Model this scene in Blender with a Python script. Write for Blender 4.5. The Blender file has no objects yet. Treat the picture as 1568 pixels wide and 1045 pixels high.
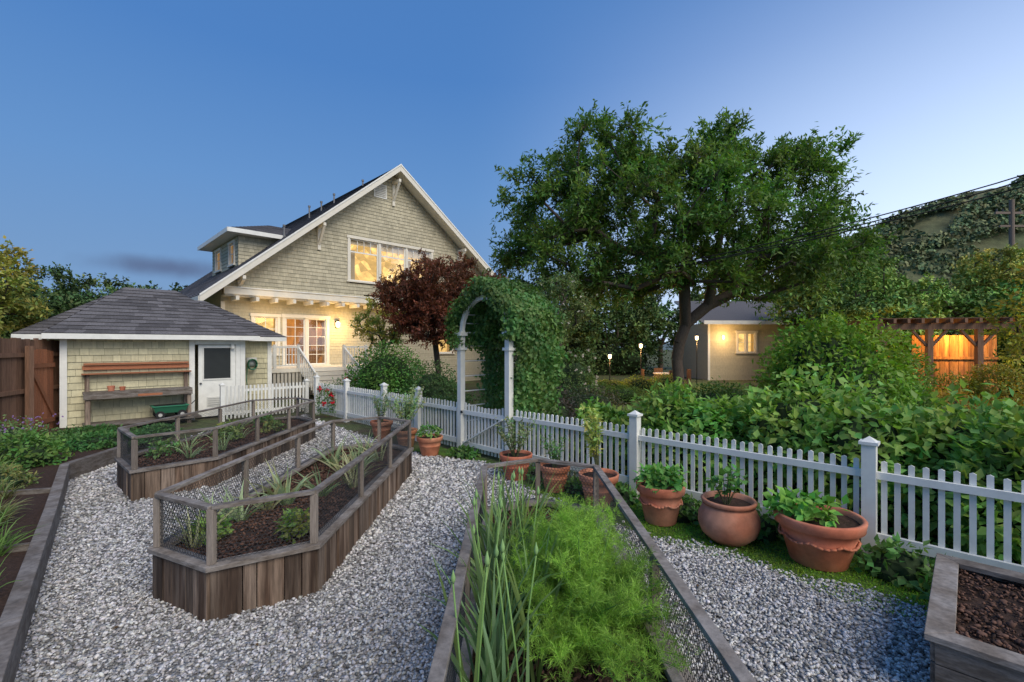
import bpy, math, random
import numpy as np
from mathutils import Vector, Matrix
rng=np.random.default_rng(7); random.seed(7)
scene=bpy.context.scene
COL=scene.collection
FOL=1.85
# ---------------------------------------------------------------- materials
def nm(name):
    m=bpy.data.materials.new(name); m.use_nodes=True
    nt=m.node_tree; b=nt.nodes['Principled BSDF']; return m,nt,b
def solid(name,c,rough=.7,var=.2,scale=8,bump=.15,stretch=(1,1,1),metal=0,dist=.01,var2=0.0,c2=None):
    m,nt,b=nm(name); N=nt.nodes; L=nt.links
    tc=N.new('ShaderNodeTexCoord'); mp=N.new('ShaderNodeMapping'); mp.inputs['Scale'].default_value=stretch
    L.new(tc.outputs['Object'],mp.inputs[0])
    no=N.new('ShaderNodeTexNoise'); no.inputs['Scale'].default_value=scale; no.inputs['Detail'].default_value=7; no.inputs['Roughness'].default_value=.65
    L.new(mp.outputs[0],no.inputs['Vector'])
    mr=N.new('ShaderNodeMapRange'); mr.inputs[1].default_value=.3; mr.inputs[2].default_value=.7; mr.inputs[3].default_value=1-var; mr.inputs[4].default_value=1+var
    L.new(no.outputs[0],mr.inputs[0])
    at=N.new('ShaderNodeAttribute'); at.attribute_name='Col'
    v1=N.new('ShaderNodeVectorMath'); v1.operation='SCALE'; 
    if c2 is None:
        v1.inputs[0].default_value=c[:3]
    else:
        n2=N.new('ShaderNodeTexNoise'); n2.inputs['Scale'].default_value=scale*.23; n2.inputs['Detail'].default_value=5; L.new(mp.outputs[0],n2.inputs['Vector'])
        r2=N.new('ShaderNodeValToRGB'); r2.color_ramp.elements[0].position=.4; r2.color_ramp.elements[1].position=.62
        r2.color_ramp.elements[0].color=(*c,1); r2.color_ramp.elements[1].color=(*c2,1)
        L.new(n2.outputs[0],r2.inputs[0]); L.new(r2.outputs[0],v1.inputs[0])
    L.new(mr.outputs[0],v1.inputs['Scale'])
    v2=N.new('ShaderNodeVectorMath'); v2.operation='MULTIPLY'; L.new(v1.outputs[0],v2.inputs[0]); L.new(at.outputs['Color'],v2.inputs[1])
    L.new(v2.outputs[0],b.inputs['Base Color'])
    b.inputs['Roughness'].default_value=rough; b.inputs['Metallic'].default_value=metal
    if 'Specular IOR Level' in b.inputs: b.inputs['Specular IOR Level'].default_value=.3
    if bump>0:
        bp=N.new('ShaderNodeBump'); bp.inputs['Strength'].default_value=bump; bp.inputs['Distance'].default_value=dist
        L.new(no.outputs[0],bp.inputs['Height']); L.new(bp.outputs[0],b.inputs['Normal'])
    return m
def leafmat(name,trans=.35,rough=.5):
    m,nt,b=nm(name); N=nt.nodes; L=nt.links
    at=N.new('ShaderNodeAttribute'); at.attribute_name='Col'
    L.new(at.outputs['Color'],b.inputs['Base Color']); b.inputs['Roughness'].default_value=rough
    b.inputs['Specular IOR Level'].default_value=.25
    if trans<=0: return m
    tr=N.new('ShaderNodeBsdfTranslucent'); g=N.new('ShaderNodeVectorMath'); g.operation='MULTIPLY'; g.inputs[1].default_value=(1.2,1.3,.5)
    L.new(at.outputs['Color'],g.inputs[0]); L.new(g.outputs[0],tr.inputs[0])
    mx=N.new('ShaderNodeMixShader'); mx.inputs[0].default_value=trans
    out=N['Material Output']; L.new(b.outputs[0],mx.inputs[1]); L.new(tr.outputs[0],mx.inputs[2]); L.new(mx.outputs[0],out.inputs[0])
    return m
def emis(name,c,s,var=.5,scale=1.2,stretch=(1,1,1)):
    m,nt,b=nm(name); N=nt.nodes; L=nt.links
    tc=N.new('ShaderNodeTexCoord'); mp=N.new('ShaderNodeMapping'); mp.inputs['Scale'].default_value=stretch; L.new(tc.outputs['Object'],mp.inputs[0])
    no=N.new('ShaderNodeTexVoronoi'); no.inputs['Scale'].default_value=scale; L.new(mp.outputs[0],no.inputs['Vector'])
    n2=N.new('ShaderNodeTexNoise'); n2.inputs['Scale'].default_value=scale*2; L.new(mp.outputs[0],n2.inputs['Vector'])
    sep=N.new('ShaderNodeSeparateColor'); L.new(no.outputs['Color'],sep.inputs[0])
    ad=N.new('ShaderNodeMath'); ad.operation='MULTIPLY'; L.new(sep.outputs[0],ad.inputs[0]); L.new(n2.outputs[0],ad.inputs[1])
    mr=N.new('ShaderNodeMapRange'); mr.inputs[1].default_value=0; mr.inputs[2].default_value=.6; mr.inputs[3].default_value=s*(1-var); mr.inputs[4].default_value=s*(1+var*.6)
    L.new(ad.outputs[0],mr.inputs[0])
    b.inputs['Base Color'].default_value=(.05,.03,.02,1)
    b.inputs['Emission Color'].default_value=(*c,1); L.new(mr.outputs[0],b.inputs['Emission Strength'])
    return m
def glassm():
    m,nt,b=nm('window_glass'); N=nt.nodes; L=nt.links
    t=N.new('ShaderNodeBsdfTransparent'); g=N.new('ShaderNodeBsdfGlossy'); g.inputs['Roughness'].default_value=.03
    mx=N.new('ShaderNodeMixShader'); mx.inputs[0].default_value=.14
    L.new(t.outputs[0],mx.inputs[1]); L.new(g.outputs[0],mx.inputs[2]); L.new(mx.outputs[0],N['Material Output'].inputs[0]); return m
M={}
M['white']=solid('white_paint',(.80,.80,.75),.55,.09,5,.06)
M['trim']=solid('cream_trim',(.74,.70,.60),.6,.06,4,.06)
M['sage']=solid('sage_shingle',(.48,.44,.32),.85,.14,14,.3,(1,1,.4),dist=.01)
M['shedw']=solid('shed_shingle',(.58,.54,.36),.85,.14,14,.3,(1,1,.4),dist=.01)
M['roof']=solid('asphalt_shingle',(.115,.11,.115),.9,.35,30,.5,dist=.02)
M['wood_old']=solid('weathered_wood',(.21,.165,.13),.85,.5,7,.8,(7,7,.45),dist=.012,c2=(.075,.05,.036))
M['wood_cap']=solid('grey_wood_cap',(.27,.24,.215),.8,.35,14,.6,(1.5,1.5,6),dist=.006,c2=(.17,.14,.115))
M['wood_post']=solid('grey_wood_post',(.24,.20,.165),.85,.3,12,.5,(5,5,.6),dist=.006)
M['cedar']=solid('cedar_wood',(.36,.14,.07),.7,.3,10,.3,(1,5,5))
M['fencew']=solid('brown_fence_wood',(.17,.095,.06),.85,.35,8,.4,(5,5,.4))
M['orangew']=solid('lit_fence_wood',(.40,.21,.08),.8,.45,5,.5,(6,6,.5),c2=(.25,.12,.05))
M['terra']=solid('terracotta',(.50,.165,.09),.75,.22,9,.12,c2=(.58,.26,.165))
M['soil']=solid('soil',(.06,.035,.025),.95,.5,30,1.0,dist=.03)
M['bark']=solid('bark',(.10,.078,.062),.9,.35,12,.7,(3,3,.6),dist=.03)
M['metal']=solid('wire_metal',(.06,.06,.06),.5,.1,5,0,metal=.4)
M['dark']=solid('dark_rubber',(.02,.02,.022),.6,.1,5,0)
M['cable']=solid('cable',(.012,.012,.014),.6,.1,5,0)
M['cartg']=solid('green_plastic',(.03,.15,.085),.45,.05,5,0)
M['hose']=solid('hose_green',(.06,.19,.11),.5,.05,5,0)
M['screen']=solid('dark_screen',(.03,.034,.034),.35,.1,5,0)
M['inner']=solid('room_wall',(.6,.5,.35),.8,.05,3,0)
M['winlit']=emis('lit_room',(1,.62,.2),1.35,.6,1.9,(1,1,1.5))
M['doorlit']=emis('lit_hall',(1,.36,.07),.5,.75,1.4,(1.5,1,.7))
M['lamp']=emis('lamp_glow',(1,.72,.32),7,.0,1)
M['shade']=emis('lamp_shade_glow',(1,.75,.38),2.4,.1,1)
M['glass']=glassm()
M['leaf']=leafmat('leaf'); M['petal']=leafmat('petal',.2); M['leaf_far']=leafmat('leaf_far',0,.7)
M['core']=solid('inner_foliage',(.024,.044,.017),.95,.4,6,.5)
M['stone']=solid('gravel_stone',(1,1,1),.85,.10,60,.2,dist=.003)
M['ground']=solid('ground_soil_grass',(.10,.13,.045),.95,.5,6,.8,dist=.05,c2=(.09,.07,.04))
M['lawn']=solid('lawn_grass',(.10,.16,.04),.95,.45,14,.9,dist=.04,c2=(.13,.17,.05))
def gravelmat():
    m,nt,b=nm('gravel_bed'); N=nt.nodes; L=nt.links
    tc=N.new('ShaderNodeTexCoord'); vo=N.new('ShaderNodeTexVoronoi'); vo.inputs['Scale'].default_value=46; L.new(tc.outputs['Object'],vo.inputs['Vector'])
    sep=N.new('ShaderNodeSeparateColor'); L.new(vo.outputs['Color'],sep.inputs[0])
    r=N.new('ShaderNodeValToRGB'); e=r.color_ramp.elements; e[0].position=0;e[0].color=(.12,.115,.11,1); e[1].position=1; e[1].color=(.6,.59,.58,1)
    x=e.new(.45); x.color=(.32,.315,.31,1)
    L.new(sep.outputs[0],r.inputs[0]); L.new(r.outputs[0],b.inputs['Base Color']); b.inputs['Roughness'].default_value=.9
    bp=N.new('ShaderNodeBump'); bp.invert=True; bp.inputs['Strength'].default_value=1; bp.inputs['Distance'].default_value=.02
    L.new(vo.outputs['Distance'],bp.inputs['Height']); L.new(bp.outputs[0],b.inputs['Normal']); return m
M['gravel']=gravelmat()
M['moss']=solid('moss',(.11,.22,.03),.95,.45,25,1.0,dist=.03,c2=(.08,.13,.03))
M['brickp']=solid('brick_paving',(.36,.15,.08),.85,.3,8,.3)
M['hill']=solid('hill_scrub',(.10,.125,.06),.95,.5,.12,.6,dist=2,c2=(.19,.18,.09))
M['farhill']=solid('far_hill',(.12,.16,.17),.95,.2,.05,0)  # blue-grey base has the distance haze mixed into it
# ---------------------------------------------------------------- mesh builder
class MB:
    def __init__(s): s.v=[];s.f=[];s.m=[];s.c=[];s.mats=[]
    def mi(s,m):
        mat=M[m]
        if mat not in s.mats: s.mats.append(mat)
        return s.mats.index(mat)
    def face(s,idx,m,c): s.f.append(idx);s.m.append(s.mi(m));s.c.append(c)
    def poly(s,pts,m,c=1.0):
        b=len(s.v); s.v+= [tuple(p) for p in pts]; s.face(list(range(b,b+len(pts))),m,c)
    def hexa(s,p,m,c=1.0):
        b=len(s.v); s.v+=[tuple(q) for q in p]
        for f in ((3,2,1,0),(4,5,6,7),(0,1,5,4),(1,2,6,5),(2,3,7,6),(3,0,4,7)): s.face([b+i for i in f],m,c)
    def box(s,x0,y0,z0,x1,y1,z1,m,c=1.0):
        s.hexa([(x0,y0,z0),(x1,y0,z0),(x1,y1,z0),(x0,y1,z0),(x0,y0,z1),(x1,y0,z1),(x1,y1,z1),(x0,y1,z1)],m,c)
    def beam(s,p0,p1,w,h,m,c=1.0,up=(0,0,1)):
        p0=Vector(p0);p1=Vector(p1);d=(p1-p0).normalized();u=Vector(up);sd=d.cross(u).normalized();u2=sd.cross(d)
        a=sd*w/2;b=u2*h/2
        s.hexa([p0-a-b,p0+a-b,p1+a-b,p1-a-b,p0-a+b,p0+a+b,p1+a+b,p1-a+b],m,c)
    def tube(s,pts,rad,n,m,c=1.0,cap=True):
        pts=[Vector(p) for p in pts]; rings=[]
        for i,p in enumerate(pts):
            d=(pts[min(i+1,len(pts)-1)]-pts[max(i-1,0)]).normalized()
            u=Vector((0,0,1)) if abs(d.z)<.9 else Vector((1,0,0))
            a=d.cross(u).normalized(); b=a.cross(d); r=rad[i] if hasattr(rad,'__len__') else rad
            base=len(s.v)
            for k in range(n):
                t=2*math.pi*k/n; s.v.append(tuple(p+a*r*math.cos(t)+b*r*math.sin(t)))
            rings.append(base)
        for i in range(len(rings)-1):
            for k in range(n):
                s.face([rings[i]+k,rings[i]+(k+1)%n,rings[i+1]+(k+1)%n,rings[i+1]+k],m,c)
        if cap: s.face([rings[-1]+k for k in range(n)],m,c); s.face([rings[0]+k for k in range(n)][::-1],m,c)
    def lathe(s,cx,cy,z,prof,n,m,c=1.0):
        base=len(s.v)
        for r,h in prof:
            for k in range(n):
                t=2*math.pi*k/n; s.v.append((cx+r*math.cos(t),cy+r*math.sin(t),z+h))
        for i in range(len(prof)-1):
            for k in range(n):
                s.face([base+i*n+k,base+i*n+(k+1)%n,base+(i+1)*n+(k+1)%n,base+(i+1)*n+k],m,c)
        s.face([base+k for k in range(n)][::-1],m,c)
    def build(s,name,parent=None,smooth=False,bevel=0,loc=None,rotz=None):
        me=bpy.data.meshes.new(name); me.from_pydata(s.v,[],s.f)
        for mt in s.mats: me.materials.append(mt)
        me.polygons.foreach_set('material_index',s.m)
        a=me.color_attributes.new('Col','FLOAT_COLOR','CORNER')
        cc=[]
        for f,c in zip(s.f,s.c):
            q=(c,c,c,1) if not hasattr(c,'__len__') else (*c,1)
            cc+= list(q)*len(f)
        a.data.foreach_set('color',cc)
        if smooth: me.polygons.foreach_set('use_smooth',[True]*len(s.f))
        me.update()
        o=bpy.data.objects.new(name,me); COL.objects.link(o)
        if parent: o.parent=parent
        if loc: o.location=loc
        if rotz is not None: o.rotation_euler=(0,0,rotz)
        if bevel:
            bm=o.modifiers.new('bev','BEVEL'); bm.width=bevel; bm.segments=2; bm.limit_method='ANGLE'
        return o
def empty(name,loc=(0,0,0),rz=0):
    o=bpy.data.objects.new(name,None); COL.objects.link(o); o.location=loc; o.rotation_euler=(0,0,rz); o.empty_display_size=.3; return o
def rt(a=.85,b=1.15): return random.uniform(a,b)
# ---------------------------------------------------------------- numpy meshes
def npmesh(name,V,F,C,mat,parent=None,smooth=False):
    me=bpy.data.meshes.new(name); k=F.shape[1]
    me.vertices.add(len(V)); me.vertices.foreach_set('co',V.astype(np.float32).ravel())
    me.loops.add(F.size); me.loops.foreach_set('vertex_index',F.astype(np.int32).ravel())
    me.polygons.add(len(F)); me.polygons.foreach_set('loop_start',np.arange(0,F.size,k,dtype=np.int32))
    me.update(calc_edges=True)
    a=me.color_attributes.new('Col','FLOAT_COLOR','POINT')
    C4=np.ones((len(V),4),np.float32); C4[:,:3]=C; a.data.foreach_set('color',C4.ravel())
    if smooth: me.polygons.foreach_set('use_smooth',np.ones(len(F),bool))
    me.materials.append(mat)
    o=bpy.data.objects.new(name,me); COL.objects.link(o)
    if parent: o.parent=parent
    return o
def nrm(a): return a/np.maximum(np.linalg.norm(a,axis=1,keepdims=True),1e-6)
def n3(p,f,seed=0):
    r=np.random.default_rng(seed+11); out=np.zeros(len(p))
    for i in range(5):
        d=r.normal(size=3); d/=np.linalg.norm(d); out+=np.sin(p@d*f*(1+.35*i)+r.uniform(0,6.28))/(1+.3*i)
    return out/2.6
def leaves(name,P,D,N,L,W,C,fold=True,mat='leaf',parent=None):
    n=len(P); D=nrm(D); S=nrm(np.cross(D,N)); N=np.cross(S,D)
    L=np.broadcast_to(np.asarray(L,float).reshape(-1,1),(n,1)); W=np.broadcast_to(np.asarray(W,float).reshape(-1,1),(n,1))
    v0=P; v1=P+D*L*.42-S*W*.5+N*.05*L; v2=P+D*L-N*.12*L; v3=P+D*L*.42+S*W*.5+N*.05*L
    if fold:
        v4=P+D*L*.5-N*.06*L
        V=np.stack([v0,v1,v2,v3,v4],1).reshape(-1,3); b=np.arange(n)[:,None]*5
        F=np.concatenate([b+np.array([[0,3,2,4]]),b+np.array([[0,4,2,1]])],0); Cv=np.repeat(C,5,0)
    else:
        V=np.stack([v0,v1,v2,v3],1).reshape(-1,3); b=np.arange(n)[:,None]*4
        F=b+np.array([[0,3,2,1]]); Cv=np.repeat(C,4,0)
    return npmesh(name,V,F,Cv,M[mat],parent)
def colvar(col,n,P,f=1.5,seed=0,amt=.3,hue=.12):
    col=np.array(col)*FOL; b=(1+amt*n3(P,f,seed))*rng.uniform(.72,1.28,n)
    C=col[None]*b[:,None]; C[:,0]*=1+hue*3*np.clip(rng.normal(size=n)*.4+n3(P,f*2,seed+5)*.6,-1,1); return np.clip(C,.002,1)
def bush(name,c,r,n,L,col,W=None,lump=.22,seed=0,fold=False,core=True,zmin=-.6,flowers=None,parent=None,inner=.55,upl=.35,mat='leaf'):
    W=W or L*.5; c=np.array(c,float); r=np.array(r,float)
    d=nrm(rng.normal(size=(int(n*1.6),3))); d=d[d[:,2]>zmin][:n]; n=len(d)
    rad=1+lump*n3(d,3.2,seed)+lump*.5*n3(d,8,seed+1)
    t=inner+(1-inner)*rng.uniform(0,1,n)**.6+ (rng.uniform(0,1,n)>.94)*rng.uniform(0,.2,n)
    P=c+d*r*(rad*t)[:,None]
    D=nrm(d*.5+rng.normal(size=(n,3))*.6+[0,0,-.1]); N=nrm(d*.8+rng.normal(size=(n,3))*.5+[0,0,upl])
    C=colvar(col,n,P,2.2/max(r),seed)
    C*= (.62+.45*np.clip((t-inner)/(1-inner),0,1))[:,None]  # inner leaves darkened: crown shade put into the leaf colour
    P[:,2]=np.maximum(P[:,2],.02)
    o=leaves(name,P,D,N,L*rng.uniform(.65,1.25,n),W*rng.uniform(.7,1.2,n),C,fold,mat,parent=parent)
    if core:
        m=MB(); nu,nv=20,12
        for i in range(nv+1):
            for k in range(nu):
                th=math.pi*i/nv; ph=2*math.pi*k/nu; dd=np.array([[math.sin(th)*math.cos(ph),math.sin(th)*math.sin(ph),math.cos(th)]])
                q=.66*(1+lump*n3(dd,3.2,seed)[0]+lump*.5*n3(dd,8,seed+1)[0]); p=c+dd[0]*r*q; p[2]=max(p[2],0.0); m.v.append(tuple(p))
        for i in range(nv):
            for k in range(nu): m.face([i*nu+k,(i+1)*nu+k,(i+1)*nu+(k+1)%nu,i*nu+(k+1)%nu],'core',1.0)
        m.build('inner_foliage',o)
    if flowers:
        fn,fs,fc=flowers; dd=nrm(rng.normal(size=(fn,3))); dd[:,2]=np.abs(dd[:,2])*.8
        dd[:,1]-=.3; dd=nrm(dd)
        rr=1+lump*n3(dd,3.2,seed)+lump*.5*n3(dd,8,seed+1); PF=c+dd*r*(rr*1.03)[:,None]
        petals('flowers',PF,fs,fc,o)
    return o
def petals(name,PF,fs,fc,parent=None):
    k=9; P=np.repeat(PF,k,0); n=len(P); D=nrm(rng.normal(size=(n,3))+[0,0,.4]); N=nrm(rng.normal(size=(n,3)))
    C=np.array(fc)[None]*rng.uniform(.7,1.2,(n,1)); return leaves(name,P,D,N,fs*rng.uniform(.7,1.1,n),fs*.8,np.clip(C,0,1),False,'petal',parent)
# trees
def tree(name,base,tops,lobes,nclump,tw,lpt,L,W,col,r0=.2,clr=.8,seed=1,up=.1,rk=.03,flow=None,twr=.008,fold=False,barkc=1.0,mat='leaf'):
    R=np.random.default_rng(seed); root=empty(name,(0,0,0))
    nodes=[np.array(base,float)]; par=[-1]
    for t in tops: 
        a=nodes[-1]; b=np.array(t,float)
        for q in (.5,1.0): nodes.append(a+(b-a)*q+R.normal(size=3)*.04*(q<1)); par.append(len(nodes)-2)
    nt0=len(nodes)-1
    lb=np.array(lobes,float); vol=lb[:,3]*lb[:,4]*lb[:,5]; pr=vol**.8; pr/=pr.sum()
    T=[];
    while len(T)<nclump:
        l=lb[R.choice(len(lb),p=pr)]; d=R.normal(size=3); d/=np.linalg.norm(d); p=l[:3]+d*l[3:6]*(R.uniform(0.1,1)**.4)
        T.append(p)
    tp=nodes[-1]; T=sorted(T,key=lambda p:np.linalg.norm(p-tp)); plen=[0]*len(nodes); ends=[]
    st=max(nt0-1,1)
    for p in T:
        A=np.array(nodes[st:]); dist=np.linalg.norm(A-p,axis=1)+.35*np.array(plen[st:])
        i=int(np.argmin(dist))+st; a=nodes[i]; ln=np.linalg.norm(p-a); k=max(1,int(ln/.9)); pi=i
        for q in range(1,k+1):
            t=q/k; x=a+(p-a)*t+R.normal(size=3)*.09*min(ln,1.5)*(t<1); x[2]+=math.sin(t*math.pi)*.08*ln
            nodes.append(x); par.append(pi); plen.append(plen[i]+ln*t); pi=len(nodes)-1
        ends.append(pi)
    cnt=np.zeros(len(nodes)); 
    for e in ends: cnt[e]+=1
    for i in range(len(nodes)-1,0,-1): cnt[par[i]]+=cnt[i]
    rad=np.minimum(rk*np.maximum(cnt,1)**.5, r0)
    m=MB()
    for i in range(1,len(nodes)):
        pa=par[i]; ra=rad[pa] if par[i]>0 else r0*1.25; rb=rad[i]
        if i<=nt0: ra=r0*(1.25 if pa==0 else 1.0); rb=r0*.95
        elif ra>rb*1.8: ra=rb*1.5
        m.tube([nodes[pa],nodes[i]],[ra,rb],7 if rb>.04 else 5,'bark',barkc,cap=False)
    P=[];D=[];N=[];B=[]
    for e in ends:
        c=nodes[e]; out=c-tp; out=out/max(np.linalg.norm(out),.01); cb=R.uniform(.62,1.38)
        for w in range(tw):
            d=R.normal(size=3)*.75+out*.55; d[2]+=up; d/=np.linalg.norm(d); ln=clr*R.uniform(.45,1.2)
            tip=c+d*ln; mid=c+d*ln*.5+np.array([0,0,.06*ln]); tip[2]-=.12*ln
            if twr>0: m.tube([c,mid,tip],[twr*1.5,twr,twr*.4],3,'bark',barkc,cap=False)
            t=R.uniform(.15,1.02,lpt)[:,None]; q=c*(1-t)**2+2*mid*t*(1-t)+tip*t*t
            P.append(q+R.normal(size=(lpt,3))*.03*clr*2); dd=d[None]*.6+R.normal(size=(lpt,3))*.75; dd[:,2]-=.15; D.append(dd)
            N.append(R.normal(size=(lpt,3))*.6+[0,0,.9]); B.append(np.full(lpt,cb*R.uniform(.85,1.15)))
    m.build('trunk_and_limbs',root,smooth=True)
    P=np.concatenate(P);D=np.concatenate(D);N=np.concatenate(N);B=np.concatenate(B); n=len(P)
    C=colvar(col,n,P,.9,seed,.22)*B[:,None]
    leaves('leaves',P,D,N,L*R.uniform(.6,1.25,n),W*R.uniform(.7,1.2,n),np.clip(C,.002,1),fold,mat,parent=root)
    if flow:
        sel=R.choice(n,flow[0]); petals('blossom',P[sel],flow[1],flow[2],root)
    return root
# ---------------------------------------------------------------- stones
PHI=(1+5**.5)/2
ICO=np.array([(-1,PHI,0),(1,PHI,0),(-1,-PHI,0),(1,-PHI,0),(0,-1,PHI),(0,1,PHI),(0,-1,-PHI),(0,1,-PHI),(PHI,0,-1),(PHI,0,1),(-PHI,0,-1),(-PHI,0,1)])/1.9
ICF=np.array([(0,11,5),(0,5,1),(0,1,7),(0,7,10),(0,10,11),(1,5,9),(5,11,4),(11,10,2),(10,7,6),(7,1,8),(3,9,4),(3,4,2),(3,2,6),(3,6,8),(3,8,9),(4,9,5),(2,4,11),(6,2,10),(8,6,7),(9,8,1)])
def stones(name,P,s,C,mat='stone',flat=.65,parent=None,asp=(.6,1.4)):
    n=len(P); V=ICO[None]*(1+rng.normal(size=(n,12,1))*.16); V=V*rng.uniform(asp[0],asp[1],(n,1,3)); V[:,:,2]*=flat
    a=rng.uniform(0,6.28,n); b=rng.normal(size=n)*.5; ca,sa=np.cos(a)[:,None],np.sin(a)[:,None]; cb,sb=np.cos(b)[:,None],np.sin(b)[:,None]
    x,y,z=V[...,0],V[...,1],V[...,2]; y,z=y*cb-z*sb,y*sb+z*cb; x,y=x*ca-y*sa,x*sa+y*ca
    V=np.stack([x,y,z],-1)*s[:,None,None]+P[:,None,:]
    F=(np.arange(n)[:,None,None]*12+ICF[None]).reshape(-1,3)
    return npmesh(name,V.reshape(-1,3),F,np.repeat(C,12,0),M[mat],parent)
def inpoly(P,poly):
    x,y=P[:,0],P[:,1]; r=np.zeros(len(P),bool); j=len(poly)-1
    for i in range(len(poly)):
        xi,yi=poly[i];xj,yj=poly[j]
        c=((yi>y)!=(yj>y))&(x<(xj-xi)*(y-yi)/(yj-yi+1e-12)+xi); r^=c; j=i
    return r
# ---------------------------------------------------------------- layout
BED1=[(-2.97,3.80),(-2.30,3.48),(-1.66,3.87),(-1.66,7.5),(-2.3,7.95),(-2.97,7.55)]
BED2=[(-5.9,6.85),(-5.1,6.15),(-4.45,6.88),(-4.45,10.3),(-5.1,10.9),(-5.9,10.4)]
BED3=[(-.3,.8),(.88,.8),(.88,4.7),(.28,5.0),(-.3,4.7)]
BED4=[(2.46,2.66),(3.9,1.22),(4.87,2.19),(3.43,3.63)]
GRAV=[(-1,-1),(-2.15,1.7),(-3.35,3.05),(-6.95,7.1),(-7.15,8.4),(-7.5,12.1),(-6.2,13.9),(-5.9,13.3),(-3.3,10.4),(-1.75,8.75),(-.5,8.25),(.2,6.7),(1.1,5.5),(1.54,4.98),(2.14,4.74),(2.5,4.2),(3.06,3.92),(3.35,3.55),(2.6,2.5),(3.6,-1)]
g=MB(); g.poly([(-400,-60,0),(400,-60,0),(400,600,0),(-400,600,0)],'ground'); g.build('ground')
g=MB(); g.poly([(x,y,.004) for x,y in GRAV],'gravel'); gs=g.build('gravel_path')
g=MB(); g.poly([(1,13.5,.004),(10.5,13.5,.004),(11,26,.004),(1,26,.004)],'lawn'); g.build('lawn')
BORD=[(-2.15,1.7),(-3.35,3.05),(-6.95,7.1),(-7.15,8.4),(-9.3,11.3),(-12.4,10.0),(-9,4),(-5,0)]
g=MB(); g.poly([(.2,6.7,.002),(1.1,5.5,.002),(1.54,4.98,.002),(2.14,4.74,.002),(2.5,4.2,.002),(3.06,3.92,.002),(3.35,3.55,.002),(4.3,3.0,.002),(4.9,3.0,.002),(.2,7.75,.002),(-1.5,9.5,.002),(-2.2,9.3,.002),(-.5,8.25,.002)],'moss'); g.build('moss_ground')
n=350000; P=np.zeros((n,3)); P[:,0]=rng.uniform(-7.6,3.6,n); P[:,1]=rng.uniform(1.2,13.9,n)
size=.0105*np.maximum(1,P[:,1]/4.2); keep=rng.uniform(0,1,n)<(.0105/size)**2*1.0
Pj=P+np.concatenate([rng.normal(size=(n,2))*.05,np.zeros((n,1))],1)
keep&=inpoly(Pj,GRAV)&(np.abs(P[:,0])<P[:,1]*1.25+.3)
for b in (BED1,BED2,BED3,BED4): keep&=~inpoly(P,b)
P=P[keep]; size=size[keep]; n=len(P); P[:,2]=.008+rng.uniform(0,.012,n)
v=rng.choice([.15,.28,.42,.56,.72],n,p=[.12,.2,.27,.25,.16])*rng.uniform(.85,1.15,n)*(1+.12*n3(P,1.2,77))
C=np.stack([v*rng.uniform(.97,1.05,n),v*rng.uniform(.97,1.0,n),v*rng.uniform(.90,1.02,n)],1)
stones('stones',P,size*rng.uniform(.7,1.55,n),np.clip(C,0,.85),parent=gs)
k=200; P=np.stack([rng.uniform(-6.5,3.2,k),rng.uniform(2,11,k),np.full(k,.03)],1); P=P[inpoly(P,GRAV)]
for b in (BED1,BED2,BED3,BED4): P=P[~inpoly(P,b)]
k=len(P); leaves('fallen_leaves',P,rng.normal(size=(k,3))*[1,1,.15],rng.normal(size=(k,3))*.3+[0,0,1],.045*rng.uniform(.5,1.2,k),.02,np.array([[.12,.07,.03]])*rng.uniform(.4,1.6,(k,1)),True)
# ---------------------------------------------------------------- raised beds
def offset(pts,d):
    out=[];n=len(pts)
    for i in range(n):
        p0,p1,p2=Vector(pts[i-1]),Vector(pts[i]),Vector(pts[(i+1)%n])
        a=(p1-p0).normalized(); b=(p2-p1).normalized(); na=Vector((a.y,-a.x)); nb=Vector((b.y,-b.x))
        k=(na+nb)/(1+na.dot(nb)); out.append((p1.x+k.x*d,p1.y+k.y*d))
    return out
def hexwire(m,p0,p1,z0,z1,cell=.036,w=.003):
    p0=Vector((*p0,0));p1=Vector((*p1,0)); d=(p1-p0); Ln=d.length; d.normalize(); nn=Vector((-d.y,d.x,0)); a=cell/2
    def seg(x0,y0,x1,y1):
        if max(x0,x1)>Ln or max(y0,y1)>z1-z0: return
        m.beam(p0+d*x0+Vector((0,0,z0+y0)),p0+d*x1+Vector((0,0,z0+y1)),w,w,'metal',1,up=nn)
    ncol=int(Ln/cell)+1; rowh=cell*.75
    for j in range(int((z1-z0)/rowh)+1):
        for i in range(ncol):
            x=i*cell+(j%2)*a; y=j*rowh
            seg(x,y,x+a,y+cell*.28); seg(x+a,y+cell*.28,x+cell,y); seg(x,y-cell*.45 if j else 0,x,y)
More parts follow.
